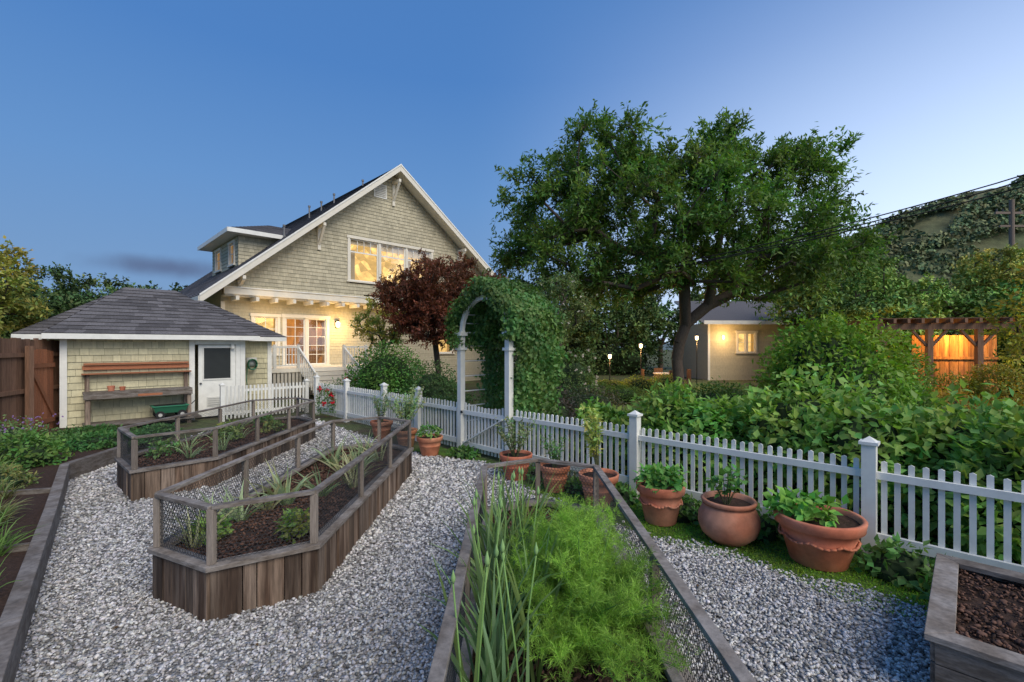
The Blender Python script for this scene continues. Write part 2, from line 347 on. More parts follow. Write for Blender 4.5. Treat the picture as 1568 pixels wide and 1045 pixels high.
def bed(name,pts,h=.43,fence=None,wire=True,horiz=False,plank=.15,fh=.43,rail='wood_cap'):
    root=empty(name)
    m=MB(); n=len(pts)
    for i in range(n):
        a=Vector(pts[i]);b=Vector(pts[(i+1)%n]); d=(b-a); Ln=d.length; d.normalize(); nn=Vector((d.y,-d.x))
        if horiz:
            z=0
            for q in range(3):
                hh=(h-.04)/3; m.beam((a.x,a.y,z+hh/2),(b.x,b.y,z+hh/2),.04,hh-.006,'wood_cap',rt(.6,.9),up=(0,0,1)); z+=hh
            continue
        k=max(1,round(Ln/plank)); ws=[random.uniform(.6,1.4) for _ in range(k)]; sm=sum(ws); x=0
        for q in range(k):
            w=Ln*ws[q]/sm
            c0=a+d*(x+.003); c1=a+d*(x+w-.003); x+=w; o=nn*random.uniform(-.006,.008)
            c0=c0+o;c1=c1+o; g=rt(.45,1.6); wm=random.uniform(0,1)
            m.beam((c0.x,c0.y,(h-.04)/2),(c1.x,c1.y,(h-.04)/2),.035,h-.04,'wood_old',(g,g*(.9+.08*wm),g*(.82+.15*wm)))
    m.build('plank_walls',root,bevel=.003)
    m=MB(); o=offset(pts,.045); inn=offset(pts,-.085)
    for i in range(n):
        j=(i+1)%n; c=rt(.75,1.15)
        a,b,c2,d2=o[i],o[j],inn[j],inn[i]; z0,z1=h-.038,h
        m.hexa([(*a,z0),(*b,z0),(*c2,z0),(*d2,z0),(*a,z1),(*b,z1),(*c2,z1),(*d2,z1)],'wood_cap',c)
    m.build('cap_boards',root,bevel=.004)
    si=offset(pts,-.02); xs=[p[0] for p in si]; ys=[p[1] for p in si]
    m=MB(); m.poly([(*p,h-.08) for p in si],'soil'); m.build('soil',root)
    ns=int((max(xs)-min(xs))*(max(ys)-min(ys))*1300); P=np.zeros((ns,3)); P[:,0]=rng.uniform(min(xs),max(xs),ns); P[:,1]=rng.uniform(min(ys),max(ys),ns); P=P[inpoly(P,si)]
    P[:,2]=h-.075+.015*n3(P,9,3)+rng.uniform(0,.02,len(P)); C=np.array([.095,.05,.034])[None]*rng.uniform(.3,1.9,(len(P),1))
    stones('mulch',P,rng.uniform(.005,.017,len(P)),C,flat=.5,parent=root,asp=(.4,1.8))
    if fence:
        m=MB(); wm=MB(); fp=offset(pts,-.02)
        for (i,sub) in fence:
            a=Vector(fp[i]);b=Vector(fp[(i+1)%n])
            for q in range(sub):
                p=a+(b-a)*q/sub
                hh=fh+random.uniform(-.01,.012); s=.026
                m.box(p.x-s,p.y-s,h+.001,p.x+s,p.y+s,h+hh-.018,'wood_post',rt(.75,1.2))
            m.beam((a.x,a.y,h+fh+.003*(i%2)),(b.x,b.y,h+fh+.003*(i%2)),.062,.032,rail,rt(.75,1.1))
            if wire: hexwire(wm,(a.x,a.y),(b.x,b.y),h+.01,h+fh-.02)
        m.build('frame_posts_rails',root,bevel=.003)
        if wire: wm.build('chicken_wire',root)
    return root
b1=bed('raised_garden_bed',BED1,fence=[(0,1),(1,1),(2,3),(3,1),(4,1),(5,3)])
b2=bed('raised_garden_bed',BED2,fence=[(0,1),(1,1),(2,3),(3,1),(4,1),(5,3)])
b3=bed('raised_garden_bed',BED3,fence=[(1,2),(2,1),(3,1),(4,2)])
b4=bed('raised_garden_bed',BED4,horiz=True)
root=empty('border_planting_bed'); m=MB()
bp=[(-1.6,1.1),(-2.15,1.7),(-3.35,3.05),(-5.2,5.15),(-6.95,7.1),(-7.15,8.4),(-8.6,10.2)]
for a,b in zip(bp[:-1],bp[1:]):
    m.beam((*a,.135),(*b,.135),.11,.27,'wood_cap',rt(.6,.95))
m.beam((-4.55,4.35,.12),(-6.4,3.6,.12),.06,.22,'wood_cap',.7)
m.beam((-6.0,6.05,.12),(-8.2,5.4,.12),.06,.22,'wood_cap',.7)
m.poly([(x,y,.17) for x,y in BORD],'soil'); m.build('timber_edging',root,bevel=.006)
def ribbons(name,P,dirs,L,W,col,parent,seg=5,droop=.5,mat='leaf'):
    V=[];F=[];C=[]
    for p,d,l,w in zip(P,dirs,L,W):
        d=Vector(d).normalized(); p=Vector(p); side=d.cross(Vector((random.uniform(-1,1),random.uniform(-1,1),.1))).normalized()
        b=len(V); cc=np.array(col)*random.uniform(.65,1.35); dr=droop*random.uniform(.2,1.5); cur=p.copy(); dd=d.copy(); h=Vector((d.x,d.y,0))
        for i in range(seg+1):
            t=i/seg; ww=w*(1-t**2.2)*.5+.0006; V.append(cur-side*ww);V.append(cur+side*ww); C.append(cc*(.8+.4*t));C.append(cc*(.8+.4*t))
            dd=(dd+Vector((h.x*.25,h.y*.25,-dr*t*.55))).normalized(); cur=cur+dd*l/seg
        for i in range(seg): F.append((b+2*i,b+2*i+1,b+2*i+3,b+2*i+2))
    return npmesh(name,np.array([tuple(v) for v in V]),np.array(F),np.clip(np.array(C),0,1),M[mat],parent)
def clump_rib(name,cx,cy,z,r,n,L,W,col,spread=.5,droop=.5,parent=None):
    P=[];D=[];LL=[];WW=[]
    for i in range(n):
        a=random.uniform(0,6.28);q=r*random.random()**.5; P.append((cx+q*math.cos(a),cy+q*math.sin(a),z))
        a2=a+random.uniform(-.6,.6); s=spread*random.uniform(.1,1.2); D.append((math.cos(a2)*s,math.sin(a2)*s,1)); LL.append(L*random.uniform(.5,1.15)); WW.append(W*random.uniform(.6,1.2))
    return ribbons(name,P,D,LL,WW,col,parent,droop=droop)
lk=empty('leek_plants')
for i in range(36):
    x=random.uniform(-.2,.14); y=random.uniform(1.7,4.2)
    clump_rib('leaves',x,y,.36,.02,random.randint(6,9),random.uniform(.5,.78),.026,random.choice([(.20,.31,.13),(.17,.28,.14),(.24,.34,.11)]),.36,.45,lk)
m=MB()
for i in range(18):
    x=random.uniform(-.22,.15); y=random.uniform(1.9,3.9); dx,dy=random.uniform(-.12,.12),random.uniform(-.1,.1); H=random.uniform(.6,.85)
    m.tube([(x,y,.36),(x+dx*.4,y+dy*.4,.36+H*.5),(x+dx,y+dy,.36+H)],[.006,.005,.004],6,'hose',(3.0,1.7,.8))
    m.lathe(x+dx,y+dy,.36+H,[(.003,0),(.010,.015),(.011,.03),(.005,.05),(.001,.065)],8,'hose',(4.2,2.2,1.4))
m.build('flower_stalks',lk,smooth=True)
def fennel(name,cx,cy,z0,rx,ry,H,nst,col):
    P=[];D=[];L=[];C=[]; m=MB(); R=np.random.default_rng(5)
    for s in range(nst):
        a=R.uniform(0,6.28); q=R.uniform(0,1)**.5; bx,by=cx+.25*rx*q*math.cos(a),cy+.25*ry*q*math.sin(a)
        tx,ty=cx+rx*q*math.cos(a),cy+ry*q*math.sin(a); h=H*(1-.55*q**2)*R.uniform(.6,1.12)
        p0=np.array([bx,by,z0]);p1=np.array([bx*.6+tx*.4,by*.6+ty*.4,z0+h*.7]);p2=np.array([tx,ty,z0+h])
        m.tube([p0,(p0+p2)/2*.3+p1*.7,p2],[.006,.004,.0015],4,'hose',(2.6,1.6,.7),cap=False)
        k=26; t=R.uniform(.25,1,k)[:,None]; ax=p0*(1-t)**2+2*p1*t*(1-t)+p2*t*t
        cb=R.uniform(.5,1.45)
        for w in range(k):
            d=R.normal(size=3); d[2]=abs(d[2])*.8+.2; d/=np.linalg.norm(d); ln=R.uniform(.06,.14)
            kk=34; tt=R.uniform(0,1,kk)[:,None]; P.append(ax[w]+d*ln*tt); D.append(d[None]*.8+R.normal(size=(kk,3))*.6); L.append(R.uniform(.018,.05,kk)); C.append(np.array(col)[None]*cb*R.uniform(.7,1.35,(kk,1)))
    root=empty(name); m.build('stems',root)
    P=np.concatenate(P);D=nrm(np.concatenate(D));L=np.concatenate(L);C=np.concatenate(C); n=len(P)
    leaves('fronds',P,D,nrm(R.normal(size=(n,3))),L,.0024,np.clip(C,0,1),False,parent=root)
fennel('fennel_plant',.43,2.75,.36,.5,.95,.68,140,(.28,.47,.075))
bp1=empty('onion_plants')
for (x,y) in [(-2.8,4.3),(-2.7,4.55),(-2.45,5.0),(-2.2,5.3),(-2.6,5.2),(-2.15,6.4),(-2.6,4.85),(-2.05,6.0),(-2.6,6.6),(-2.3,6.2),(-1.95,5.6),(-2.3,7.2),(-2.0,6.9),(-2.75,3.95)]:
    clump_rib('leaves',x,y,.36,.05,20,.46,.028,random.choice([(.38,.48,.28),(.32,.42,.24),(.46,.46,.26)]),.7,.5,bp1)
bush('seedling_plant',(-2.72,4.1,.40),(.15,.14,.16),200,.08,(.13,.2,.05),.05,fold=True,core=False,zmin=0)
bush('seedling_plant',(-1.95,4.1,.42),(.13,.13,.2),170,.09,(.17,.22,.06),.05,fold=True,core=False,zmin=0)
for i,(x,y) in enumerate([(-5.5,7.2),(-5.2,8.3),(-4.8,9.2),(-5.3,9.8),(-5.6,9.0)]):
    bush('seedling_plant',(x,y,.40),(.22,.22,.2),180,.09,(.09+.03*(i%3),.17,.05),.05,core=False,zmin=0)
for (x,y) in [(-5.4,7.6),(-5.1,8.6),(-5.6,9.3),(-4.8,7.6),(-5.0,7.1)]:
    clump_rib('leaves',x,y,.36,.05,16,.42,.022,(.32,.42,.22),.75,.6,bp1)
for i,(x,y,r,h,c,L) in enumerate([(-7.9,7.4,.5,.5,(.09,.17,.04),.09),(-8.0,8.9,.7,.25,(.06,.14,.04),.08),(-9.1,9.9,.7,.14,(.06,.13,.04),.08),(-9.6,8.6,.8,.55,(.10,.16,.06),.06),(-8.5,6.4,.6,.5,(.10,.18,.05),.07),(-7.1,6.2,.45,.3,(.13,.15,.05),.06),(-8.0,10.3,.4,.12,(.05,.12,.04),.08),(-7.6,9.3,.35,.18,(.05,.12,.04),.07),(-6.3,4.9,.35,.3,(.1,.18,.05),.06),(-7.0,5.4,.4,.3,(.15,.15,.05),.06)]):
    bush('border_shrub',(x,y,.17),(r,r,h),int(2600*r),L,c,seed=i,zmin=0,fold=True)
gp=empty('border_grass')
for i in range(44):
    y=random.uniform(3.0,7.0); x=-y*1.06-random.uniform(.25,1.0)
    clump_rib('blades',x,y,.17,.06,26,.34,.012,random.choice([(.16,.28,.07),(.28,.36,.17),(.24,.22,.1)]),.8,.7,gp)
pf=[]; 
for i in range(60):
    pf.append((random.uniform(-9.2,-8.4),random.uniform(7.4,8.6),random.uniform(.6,.85)))
petals('lavender_blooms',np.array(pf),.025,(.4,.25,.55),gp)
# ---------------------------------------------------------------- picket fence
FO=(-6.0,14.05,0); FR=math.radians(-45)
fence=empty('white_picket_fence',FO,FR)
m=MB()
def post(m,x,y=0,h=1.13,w=.115):
    m.box(x-w/2,y-w/2,0,x+w/2,y+w/2,h,'white',rt(.93,1.03)); m.box(x-w/2-.02,y-w/2-.02,h,x+w/2+.02,y+w/2+.02,h+.03,'white')
    z=h+.03; q=w/2+.005; b=len(m.v); m.v+=[(x-q,y-q,z),(x+q,y-q,z),(x+q,y+q,z),(x-q,y+q,z),(x,y,z+.05)]
    for f in ((0,1,4),(1,2,4),(2,3,4),(3,0,4)): m.face([b+i for i in f],'white',1)
def picket(m,x,z0,z1,y=0,w=.046,t=.02):
    c=rt(.82,1.04); x+=random.uniform(-.003,.003); z1+=random.uniform(-.008,.008)
    m.box(x-w/2,y-t/2,z0,x+w/2,y+t/2,z1-.012,'white',c)
    b=len(m.v); m.v+=[(x-w/2,y-t/2,z1-.012),(x+w/2,y-t/2,z1-.012),(x+w/2,y+t/2,z1-.012),(x-w/2,y+t/2,z1-.012),(x,y-t/2,z1),(x,y+t/2,z1)]
    for f in ((0,1,4),(2,3,5),(1,2,5,4),(3,0,4,5)): m.face([b+i for i in f],'white',c)
def span(m,x0,x1,sp=.098,top=.98):
    Ln=x1-x0; k=int(Ln/sp); s=Ln/k
    for i in range(k): 
        picket(m,x0+(i+.5)*s,.06,top,.03)
    m.box(x0,-.022,.80,x1,.018,.87,'white'); m.box(x0,-.024,.17,x1,.018,.27,'white',.97)
for x in (0,2.03,4.06,5.56,10.9,13.48,16.05,18.6): post(m,x)
for a,b in ((0,2.03),(2.03,4.06),(4.06,5.56),(5.56,7.0),(8.47,10.9),(10.9,13.48),(13.48,16.05),(16.05,18.6)): span(m,a+.06,b-.06)
m.build('posts_pickets_rails',fence)
gate=empty('garden_gate',FO,FR); m=MB()
x0,x1=7.13,8.34
k=13
for i in range(k):
    x=x0+.03+(x1-x0-.06)*i/(k-1); picket(m,x,.06,.93+.05*abs((i-(k-1)/2)/((k-1)/2))**1.5,.04,w=.05)
m.box(x0,-.015,.76,x1,.029,.84,'white'); m.box(x0,-.015,.15,x1,.029,.23,'white')
m.beam((x0+.05,-.03,.2),(x1-.05,-.03,.78),.02,.07,'white',1,up=(0,1,0))
m.box(x0-.02,-.06,.78,x0+.03,-.045,.83,'metal'); m.build('gate_panel',gate)
arb=empty('garden_arbor',FO,FR); m=MB()
for x in (7.06,8.41):
    for y in (0,.95):
        m.box(x-.055,y-.055,0,x+.055,y+.055,2.3,'white',rt(.92,1.03)); m.box(x-.085,y-.085,2.02,x+.085,y+.085,2.07,'white'); m.box(x-.09,y-.09,2.3,x+.09,y+.09,2.37,'white')
cx=7.735
for y in (0,.95):
    R_=(.60,.685); k=22
    for i in range(k):
        a0=math.pi*i/k;a1=math.pi*(i+1)/k
        pts=[]
        for yy in (y-.035,y+.035):
            pts.append([(cx+R_[0]*math.cos(a0),yy,2.37+R_[0]*math.sin(a0)),(cx+R_[1]*math.cos(a0),yy,2.37+R_[1]*math.sin(a0)),(cx+R_[1]*math.cos(a1),yy,2.37+R_[1]*math.sin(a1)),(cx+R_[0]*math.cos(a1),yy,2.37+R_[0]*math.sin(a1))])
        m.hexa(pts[0]+pts[1],'white')
for i in range(13):
    a=math.pi*i/12; m.beam((cx+.7*math.cos(a),.04,2.37+.7*math.sin(a)),(cx+.7*math.cos(a),1.0,2.37+.7*math.sin(a)),.025,.025,'white')
for x in (7.06,8.41):
    for z in np.arange(.3,2.2,.3): m.beam((x,0,z),(x,.95,z),.02,.02,'white')
m.build('arbor_frame',arb)
n=12000; a=rng.uniform(-.05,1.12,n)*math.pi; rr=.72+rng.uniform(-.06,.26,n)+.07*np.sin(a*5); yy=rng.uniform(-.2,1.15,n)
P1=np.stack([cx+rr*np.cos(a),yy,2.37+rr*np.sin(a)],1); O1=np.stack([np.cos(a),(yy-.5)*.9,np.sin(a)],1)
nh=2400; a=rng.uniform(.1,.95,nh)*math.pi; rr=rng.uniform(.45,.72,nh); Ph=np.stack([cx+rr*np.cos(a),rng.uniform(.25,1.1,nh),2.37+rr*np.sin(a)-rng.uniform(0,.25,nh)],1); Oh=np.stack([np.zeros(nh),np.full(nh,-1.),np.zeros(nh)],1)
n2=7500; zz=rng.uniform(.3,2.6,n2); P2=np.stack([8.52+rng.normal(size=n2)*.11+.1*np.sin(zz*4),rng.uniform(.05,1.2,n2),zz],1); O2=np.stack([np.full(n2,.3),np.full(n2,-.8),np.full(n2,.2)],1)
n4=4200; zz=rng.uniform(.2,2.5,n4); P3=np.stack([7.12+rng.normal(size=n4)*.13,rng.uniform(.6,1.2,n4),zz],1); O3=np.stack([np.full(n4,.3),np.full(n4,-.8),np.full(n4,.2)],1)
P=np.concatenate([P1,Ph,P2,P3]);O=np.concatenate([O1,Oh,O2,O3]); n=len(P)
C=colvar((.07,.13,.04),n,P,3.5,4,.42)
D=rng.normal(size=(n,3))*.5+[0,-.1,-.6]; N=O+rng.normal(size=(n,3))*.45
leaves('climbing_vine',P,D,N,.085*rng.uniform(.6,1.2,n),.06*rng.uniform(.7,1.2,n),C,True,parent=arb)
f2=empty('white_picket_fence',(-8.05,12.7,0),math.radians(46)); m=MB()
for x in (0,2.3): post(m,x,0,1.0,.1)
for i in range(22): picket(m,.06+(i+.5)*.099,.06,.98,-.03)
m.box(.05,-.018,.8,2.25,.02,.87,'white'); m.box(.05,-.018,.17,2.25,.02,.25,'white'); m.build('pickets',f2)
# ---------------------------------------------------------------- pots
def pot(x,y,r,h,kind=0,s=1):
    m=MB(); 
    if kind==1: prof=[(.55*r,0),(.6*r,.01),(.88*r,.2*h),(.99*r,.42*h),(.97*r,.62*h),(.84*r,.82*h),(.78*r,.86*h),(.86*r,.9*h),(.9*r,.97*h),(.86*r,h),(.78*r,.99*h),(.72*r,.86*h),(.0,.86*h)]
    else: prof=[(.62*r,0),(.64*r,.01),(.80*r,.5*h),(.83*r,.52*h),(.80*r,.54*h),(.88*r,.76*h),(.93*r,.765*h),(.985*r,.79*h),(1.0*r,.9*h),(1.02*r,.97*h),(.99*r,h),(.91*r,.99*h),(.88*r,.88*h),(.0,.87*h)]
    m.lathe(x,y,.01,prof[:-1],40,'terra',(rt(.85,1.1),rt(.9,1.1),1))
    m.lathe(x,y,.01,[(.0,.885*h),(.86*r if kind==1 else .885*r,.885*h)],24,'soil')
    if kind==2:
        for k in range(40):
            a0=2*math.pi*k/40; zz=.60*h-.07*h*abs(math.sin(a0*4)); a1=2*math.pi*(k+1)/40; z1=.60*h-.07*h*abs(math.sin(a1*4)); q=r*.865
            m.tube([(x+q*math.cos(a0),y+q*math.sin(a0),zz),(x+q*math.cos(a1),y+q*math.sin(a1),z1)],.012,6,'terra',.95)
    return m.build('terracotta_pot',smooth=True)
pots=[(2.98,4.45,.38,.46,2),(2.33,4.92,.31,.45,1),(1.77,5.45,.28,.46,2),(1.14,6.02,.26,.42,0),(.62,6.62,.22,.38,0),(.06,7.2,.26,.40,0),(-1.58,8.78,.25,.36,0),(-2.2,9.5,.23,.36,0),(-2.95,10.35,.25,.4,0)]
for p in pots: pot(*p)
bush('strawberry_plant',(2.86,4.47,.48),(.27,.25,.15),300,.095,(.12,.26,.05),.075,fold=True,core=False,zmin=-.1,lump=.35,upl=.8)
def stemplant(name,x,y,z,H,n,L,col,spread=.15,lp=14,W=None):
    root=empty(name); m=MB(); P=[];D=[];N=[]
    for i in range(n):
        a=random.uniform(0,6.28); q=spread*random.uniform(.3,1); h=H*random.uniform(.55,1.05)
        p0=Vector((x+.02*math.cos(a),y+.02*math.sin(a),z)); p2=Vector((x+q*math.cos(a),y+q*math.sin(a),z+h)); p1=(p0+p2)/2+Vector((0,0,.1*h))
        m.tube([p0,p1,p2],[.007,.005,.002],5,'bark',(1.1,1.6,.9),cap=False)
        for k in range(lp):
            t=random.uniform(.3,1.03); q_=p0.lerp(p1,t*2) if t<.5 else p1.lerp(p2,t*2-1); P.append(tuple(q_)); D.append((random.gauss(0,1),random.gauss(0,1),random.gauss(.1,.5))); N.append((random.gauss(0,.4),random.gauss(0,.4),1))
    m.build('stems',root); P=np.array(P);k=len(P)
    leaves('leaves',P,np.array(D),np.array(N),L*rng.uniform(.6,1.2,k),(W or L*.5)*rng.uniform(.8,1.2,k),colvar(col,k,P,5,2),True,parent=root); return root
stemplant('tomato_plant',2.3,4.9,.4,.42,9,.1,(.08,.19,.05),.2,10,.06)
bush('pepper_plant',(1.77,5.43,.5),(.26,.24,.15),340,.09,(.09,.22,.05),.06,fold=True,core=False,zmin=-.2,upl=.8)
stemplant('citrus_tree',1.14,6.0,.38,.88,10,.11,(.33,.36,.11),.3,30,.045)
stemplant('pepper_plant',.62,6.6,.33,.5,9,.08,(.10,.18,.07),.22,20,.03)
stemplant('blueberry_bush',.05,7.2,.33,.66,17,.075,(.15,.20,.10),.36,28,.03)
bush('herb_plant',(-1.6,8.75,.42),(.22,.22,.16),300,.07,(.10,.2,.05),core=False,zmin=-.2)
stemplant('citrus_tree',-2.2,9.45,.35,.95,20,.085,(.22,.28,.14),.46,42,.033)
stemplant('citrus_tree',-2.95,10.3,.35,.75,13,.075,(.18,.23,.12),.34,28,.03)
for i,(x,y,r,h) in enumerate([(3.75,3.65,.4,.22),(3.5,4.15,.32,.3),(2.1,5.6,.35,.2),(1.4,6.2,.35,.2),(.5,7.2,.35,.2),(1.0,6.6,.3,.15),(2.75,5.05,.25,.25),(-.9,8.7,.3,.12),(4.1,3.3,.3,.25)]):
    bush('ground_cover_plant',(x,y,.03),(r,r,h),int(900*r),.08,(.07,.15,.04),.06,seed=i,fold=True,zmin=0)
n=60000; P=np.zeros((n,3)); P[:,0]=rng.uniform(.2,4.4,n); P[:,1]=rng.uniform(2.9,7.7,n); k=(P[:,0]+P[:,1]>6.55+.25*n3(P,3,9))&(P[:,0]+P[:,1]<7.9)&~inpoly(P,BED4)&(P[:,1]<6.9); P=P[k];n=len(P)
P[:,2]=.006; leaves('moss_tufts',P,rng.normal(size=(n,3))*.7+[0,0,.8],rng.normal(size=(n,3)),.026,.010,colvar((.13,.23,.025),n,P,2.5,1,.45),False)
# ---------------------------------------------------------------- house
H=empty('shingled_gable_house',(-11.3,18.0,0),math.radians(45))
def lapwall(m,xl,xr,z0,z1,rh,y,mat,opens=(),dy=.022,seglen=None):
    z=z0
    while z<z1-1e-4:
        zt=min(z+rh,z1); ivs=[(xl(z),xr(z),xl(zt),xr(zt))]
        for (ox0,ox1,oz0,oz1) in opens:
            if zt>oz0+.02 and z<oz1-.02:
                nv=[]
                for a,b,c,d in ivs:
                    if ox0>=b or ox1<=a: nv.append((a,b,c,d)); continue
                    if ox0>a: nv.append((a,ox0,c,ox0))
                    if ox1<b: nv.append((ox1,b,ox1,d))
                ivs=nv
        for a,b,c,d in ivs:
            if b-a<.01 and d-c<.01: continue
            if seglen:
                cuts=[a]; x=a
                while x<b: x+=random.uniform(*seglen); cuts.append(min(x,b))
                for i in range(len(cuts)-1):
                    p,q=cuts[i],cuts[i+1]
                    qt=d if i==len(cuts)-2 else q
                    if q-p<.004: continue
                    if p<c: pt=min(c,qt)
                    else: pt=p if i else c
                    if q>d: qt=max(d,pt)
                    t=rt(.86,1.12); jj=random.uniform(0,.004); g=.003
                    m.poly([(p+g,y-dy-jj,z),(q-g,y-dy-jj,z),(max(qt-g,pt+g),y-.001,zt),(pt+g,y-.001,zt)],mat,t)
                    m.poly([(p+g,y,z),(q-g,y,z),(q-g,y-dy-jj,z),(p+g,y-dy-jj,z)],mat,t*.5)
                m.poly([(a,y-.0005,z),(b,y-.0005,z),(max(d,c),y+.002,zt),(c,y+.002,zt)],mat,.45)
            else:
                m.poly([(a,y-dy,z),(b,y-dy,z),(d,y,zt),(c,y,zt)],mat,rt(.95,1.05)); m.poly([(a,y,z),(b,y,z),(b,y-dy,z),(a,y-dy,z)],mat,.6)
        z=zt
def window(parent,name,x0,x1,z0,z1,y,ncols=1,transom=0,grid=(0,0),lit='winlit',tw=.12,depth=.45,frame='trim',sash='white',curtain=False):
    m=MB(); 
    m.box(x0-tw,y-.06,z0,x0,y+.02,z1,frame); m.box(x1,y-.06,z0,x1+tw,y+.02,z1,frame)
    m.box(x0-tw-.04,y-.08,z1,x1+tw+.04,y+.02,z1+tw*1.1,frame); m.box(x0-tw-.05,y-.1,z0-.07,x1+tw+.05,y+.02,z0,frame)
    m.poly([(x0,y,z0),(x0,y+depth,z0),(x0,y+depth,z1),(x0,y,z1)],'inner'); m.poly([(x1,y,z0),(x1,y,z1),(x1,y+depth,z1),(x1,y+depth,z0)],'inner')
    m.poly([(x0,y,z1),(x0,y+depth,z1),(x1,y+depth,z1),(x1,y,z1)],'inner'); m.poly([(x0,y,z0),(x1,y,z0),(x1,y+depth,z0),(x0,y+depth,z0)],'inner')
    m.poly([(x0,y+depth,z0),(x1,y+depth,z0),(x1,y+depth,z1),(x0,y+depth,z1)],lit)
    w=(x1-x0)/ncols
    for i in range(ncols):
        a,b=x0+i*w,x0+(i+1)*w; s=.055
        if i: m.box(a-.06,y-.04,z0,a+.06,y+.04,z1,frame); 
        la=a+(.06 if i else 0); lb=b-(.06 if i<ncols-1 else 0)
        m.box(la,y+.01,z0,la+s,y+.05,z1,sash); m.box(lb-s,y+.01,z0,lb,y+.05,z1,sash); m.box(la+s,y+.01,z0,lb-s,y+.05,z0+s,sash); m.box(la+s,y+.01,z1-s,lb-s,y+.05,z1,sash)
        if curtain:
            m.box(la+.02,y+.12,z1-.25-.1*i,lb-.02,y+.13,z1,'inner',1.3)
            m.box(la+.05,y+.25,z0,la+.08+.3*(i!=1),y+.28,z1-.5,'inner',.8)
            if i==1: m.lathe((la+lb)/2,y+.3,z0+.3,[(.05,0),(.16,.02),(.10,.24),(.09,.25)],12,'shade',1)
        zt=z1
        if transom: 
            zt=z1-transom; m.box(la+s,y+.012,zt-.03,lb-s,y+.048,zt+.03,sash)
            for k in range(1,4): 
                xx=la+s+(lb-la-2*s)*k/4; m.box(xx-.012,y+.015,zt+.03,xx+.012,y+.045,z1-s,sash)
        gx,gz=grid
        for k in range(1,gx): xx=la+s+(lb-la-2*s)*k/gx; m.box(xx-.012,y+.015,z0+s,xx+.012,y+.045,zt-.03,sash)
        for k in range(1,gz): zz=z0+s+(zt-z0-s)*k/gz; m.box(la+s,y+.017,zz-.012,lb-s,y+.043,zz+.012,sash)
        m.poly([(la+s,y+.03,z0+s),(lb-s,y+.03,z0+s),(lb-s,y+.03,z1-s),(la+s,y+.03,z1-s)],'glass')
    return m.build(name,parent)
AX,AZ=7.42,11.1; SL,SR=.848,.742; RT=.26
XL,XR=-.99,16.9
zl=lambda x:AZ-SL*(AX-x); zr=lambda x:AZ-SR*(x-AX)
m=MB()
xl=lambda z:max(0.0,AX-(AZ-RT-z)/SL); xr=lambda z:min(16.2,AX+(AZ-RT-z)/SR)
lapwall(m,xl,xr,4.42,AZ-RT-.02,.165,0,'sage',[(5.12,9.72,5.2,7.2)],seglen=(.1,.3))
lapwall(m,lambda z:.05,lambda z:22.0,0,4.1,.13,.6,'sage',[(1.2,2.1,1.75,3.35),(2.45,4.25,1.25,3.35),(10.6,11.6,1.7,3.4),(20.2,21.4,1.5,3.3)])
m.box(-.0,.62,0,.05,15,4.45,'sage'); m.poly([(0,15,0),(16,15,0),(16,15,5),(7.4,15,AZ-.3),(0,15,4.6)],'sage')
m.build('shingle_walls',H)
m=MB()
def slab(m,p,th,mt,mb):
    b=[(x,y,z-th) for x,y,z in p]; m.poly(p,mt); m.poly(b[::-1],mb)
    for i in range(len(p)):
        j=(i+1)%len(p); m.poly([b[i],b[j],p[j],p[i]],mb)
def shingle_roof(m,e0,e1,r0,r1,rows,parent_mat='roof',seg=.5,lift=.018):
    e0,e1,r0,r1=[Vector(q) for q in (e0,e1,r0,r1)]; nn=(e1-e0).cross(r0-e0 if (r0-e0).length>.01 else r1-e0).normalized()
    if nn.z<0: nn=-nn
    for i in range(rows):
        t0,t1=i/rows,(i+1)/rows; a=e0.lerp(r0,t0);b=e1.lerp(r1,t0);c=e1.lerp(r1,t1);d=e0.lerp(r0,t1); Ln=(b-a).length; k=max(1,int(Ln/seg)); off=random.random()
        cuts=[0]+sorted(set([min(max((q+off*(1 if i%2 else .5))/k,0),1) for q in range(k)]))+[1]
        for q in range(len(cuts)-1):
            u,v=cuts[q],cuts[q+1]
            if v-u<1e-3: continue
            m.poly([a.lerp(b,u)+nn*lift,a.lerp(b,v)+nn*lift,d.lerp(c,v)+nn*.003,d.lerp(c,u)+nn*.003],parent_mat,rt(.7,1.35))
        m.poly([a,b,b+nn*lift,a+nn*lift],parent_mat,.4)
slab(m,[(XL,-.7,zl(XL)),(AX,-.7,AZ),(AX,15,AZ),(XL,15,zl(XL))],.2,'roof','trim')
slab(m,[(AX,-.7,AZ),(XR,-.7,zr(XR)),(XR,15,zr(XR)),(AX,15,AZ)],.2,'roof','trim')
shingle_roof(m,(XL,15,zl(XL)+.01),(XL,-.7,zl(XL)+.01),(AX,15,AZ+.01),(AX,-.7,AZ+.01),50)
shingle_roof(m,(XR,-.7,zr(XR)+.01),(XR,15,zr(XR)+.01),(AX,-.7,AZ+.01),(AX,15,AZ+.01),50,seg=1)
m.build('roof',H)
m=MB()
def barge(x0,z0,x1,z1,y):
    h=.3; m.hexa([(x0,y-.05,z0-h),(x1,y-.05,z1-h),(x1,y,z1-h),(x0,y,z0-h),(x0,y-.05,z0),(x1,y-.05,z1),(x1,y,z1),(x0,y,z0)],'trim')
    m.hexa([(x0,y-.075,z0-.03),(x1,y-.075,z1-.03),(x1,y-.05,z1-.03),(x0,y-.05,z0-.03),(x0,y-.075,z0+.05),(x1,y-.075,z1+.05),(x1,y-.05,z1+.05),(x0,y-.05,z0+.05)],'white')
barge(XL,zl(XL),AX,AZ,-.7); barge(AX+.002,AZ,XR,zr(XR),-.703)
m.box(XL-.03,-.69,zl(XL)-.24,XL-.002,15,zl(XL)-.02,'trim')
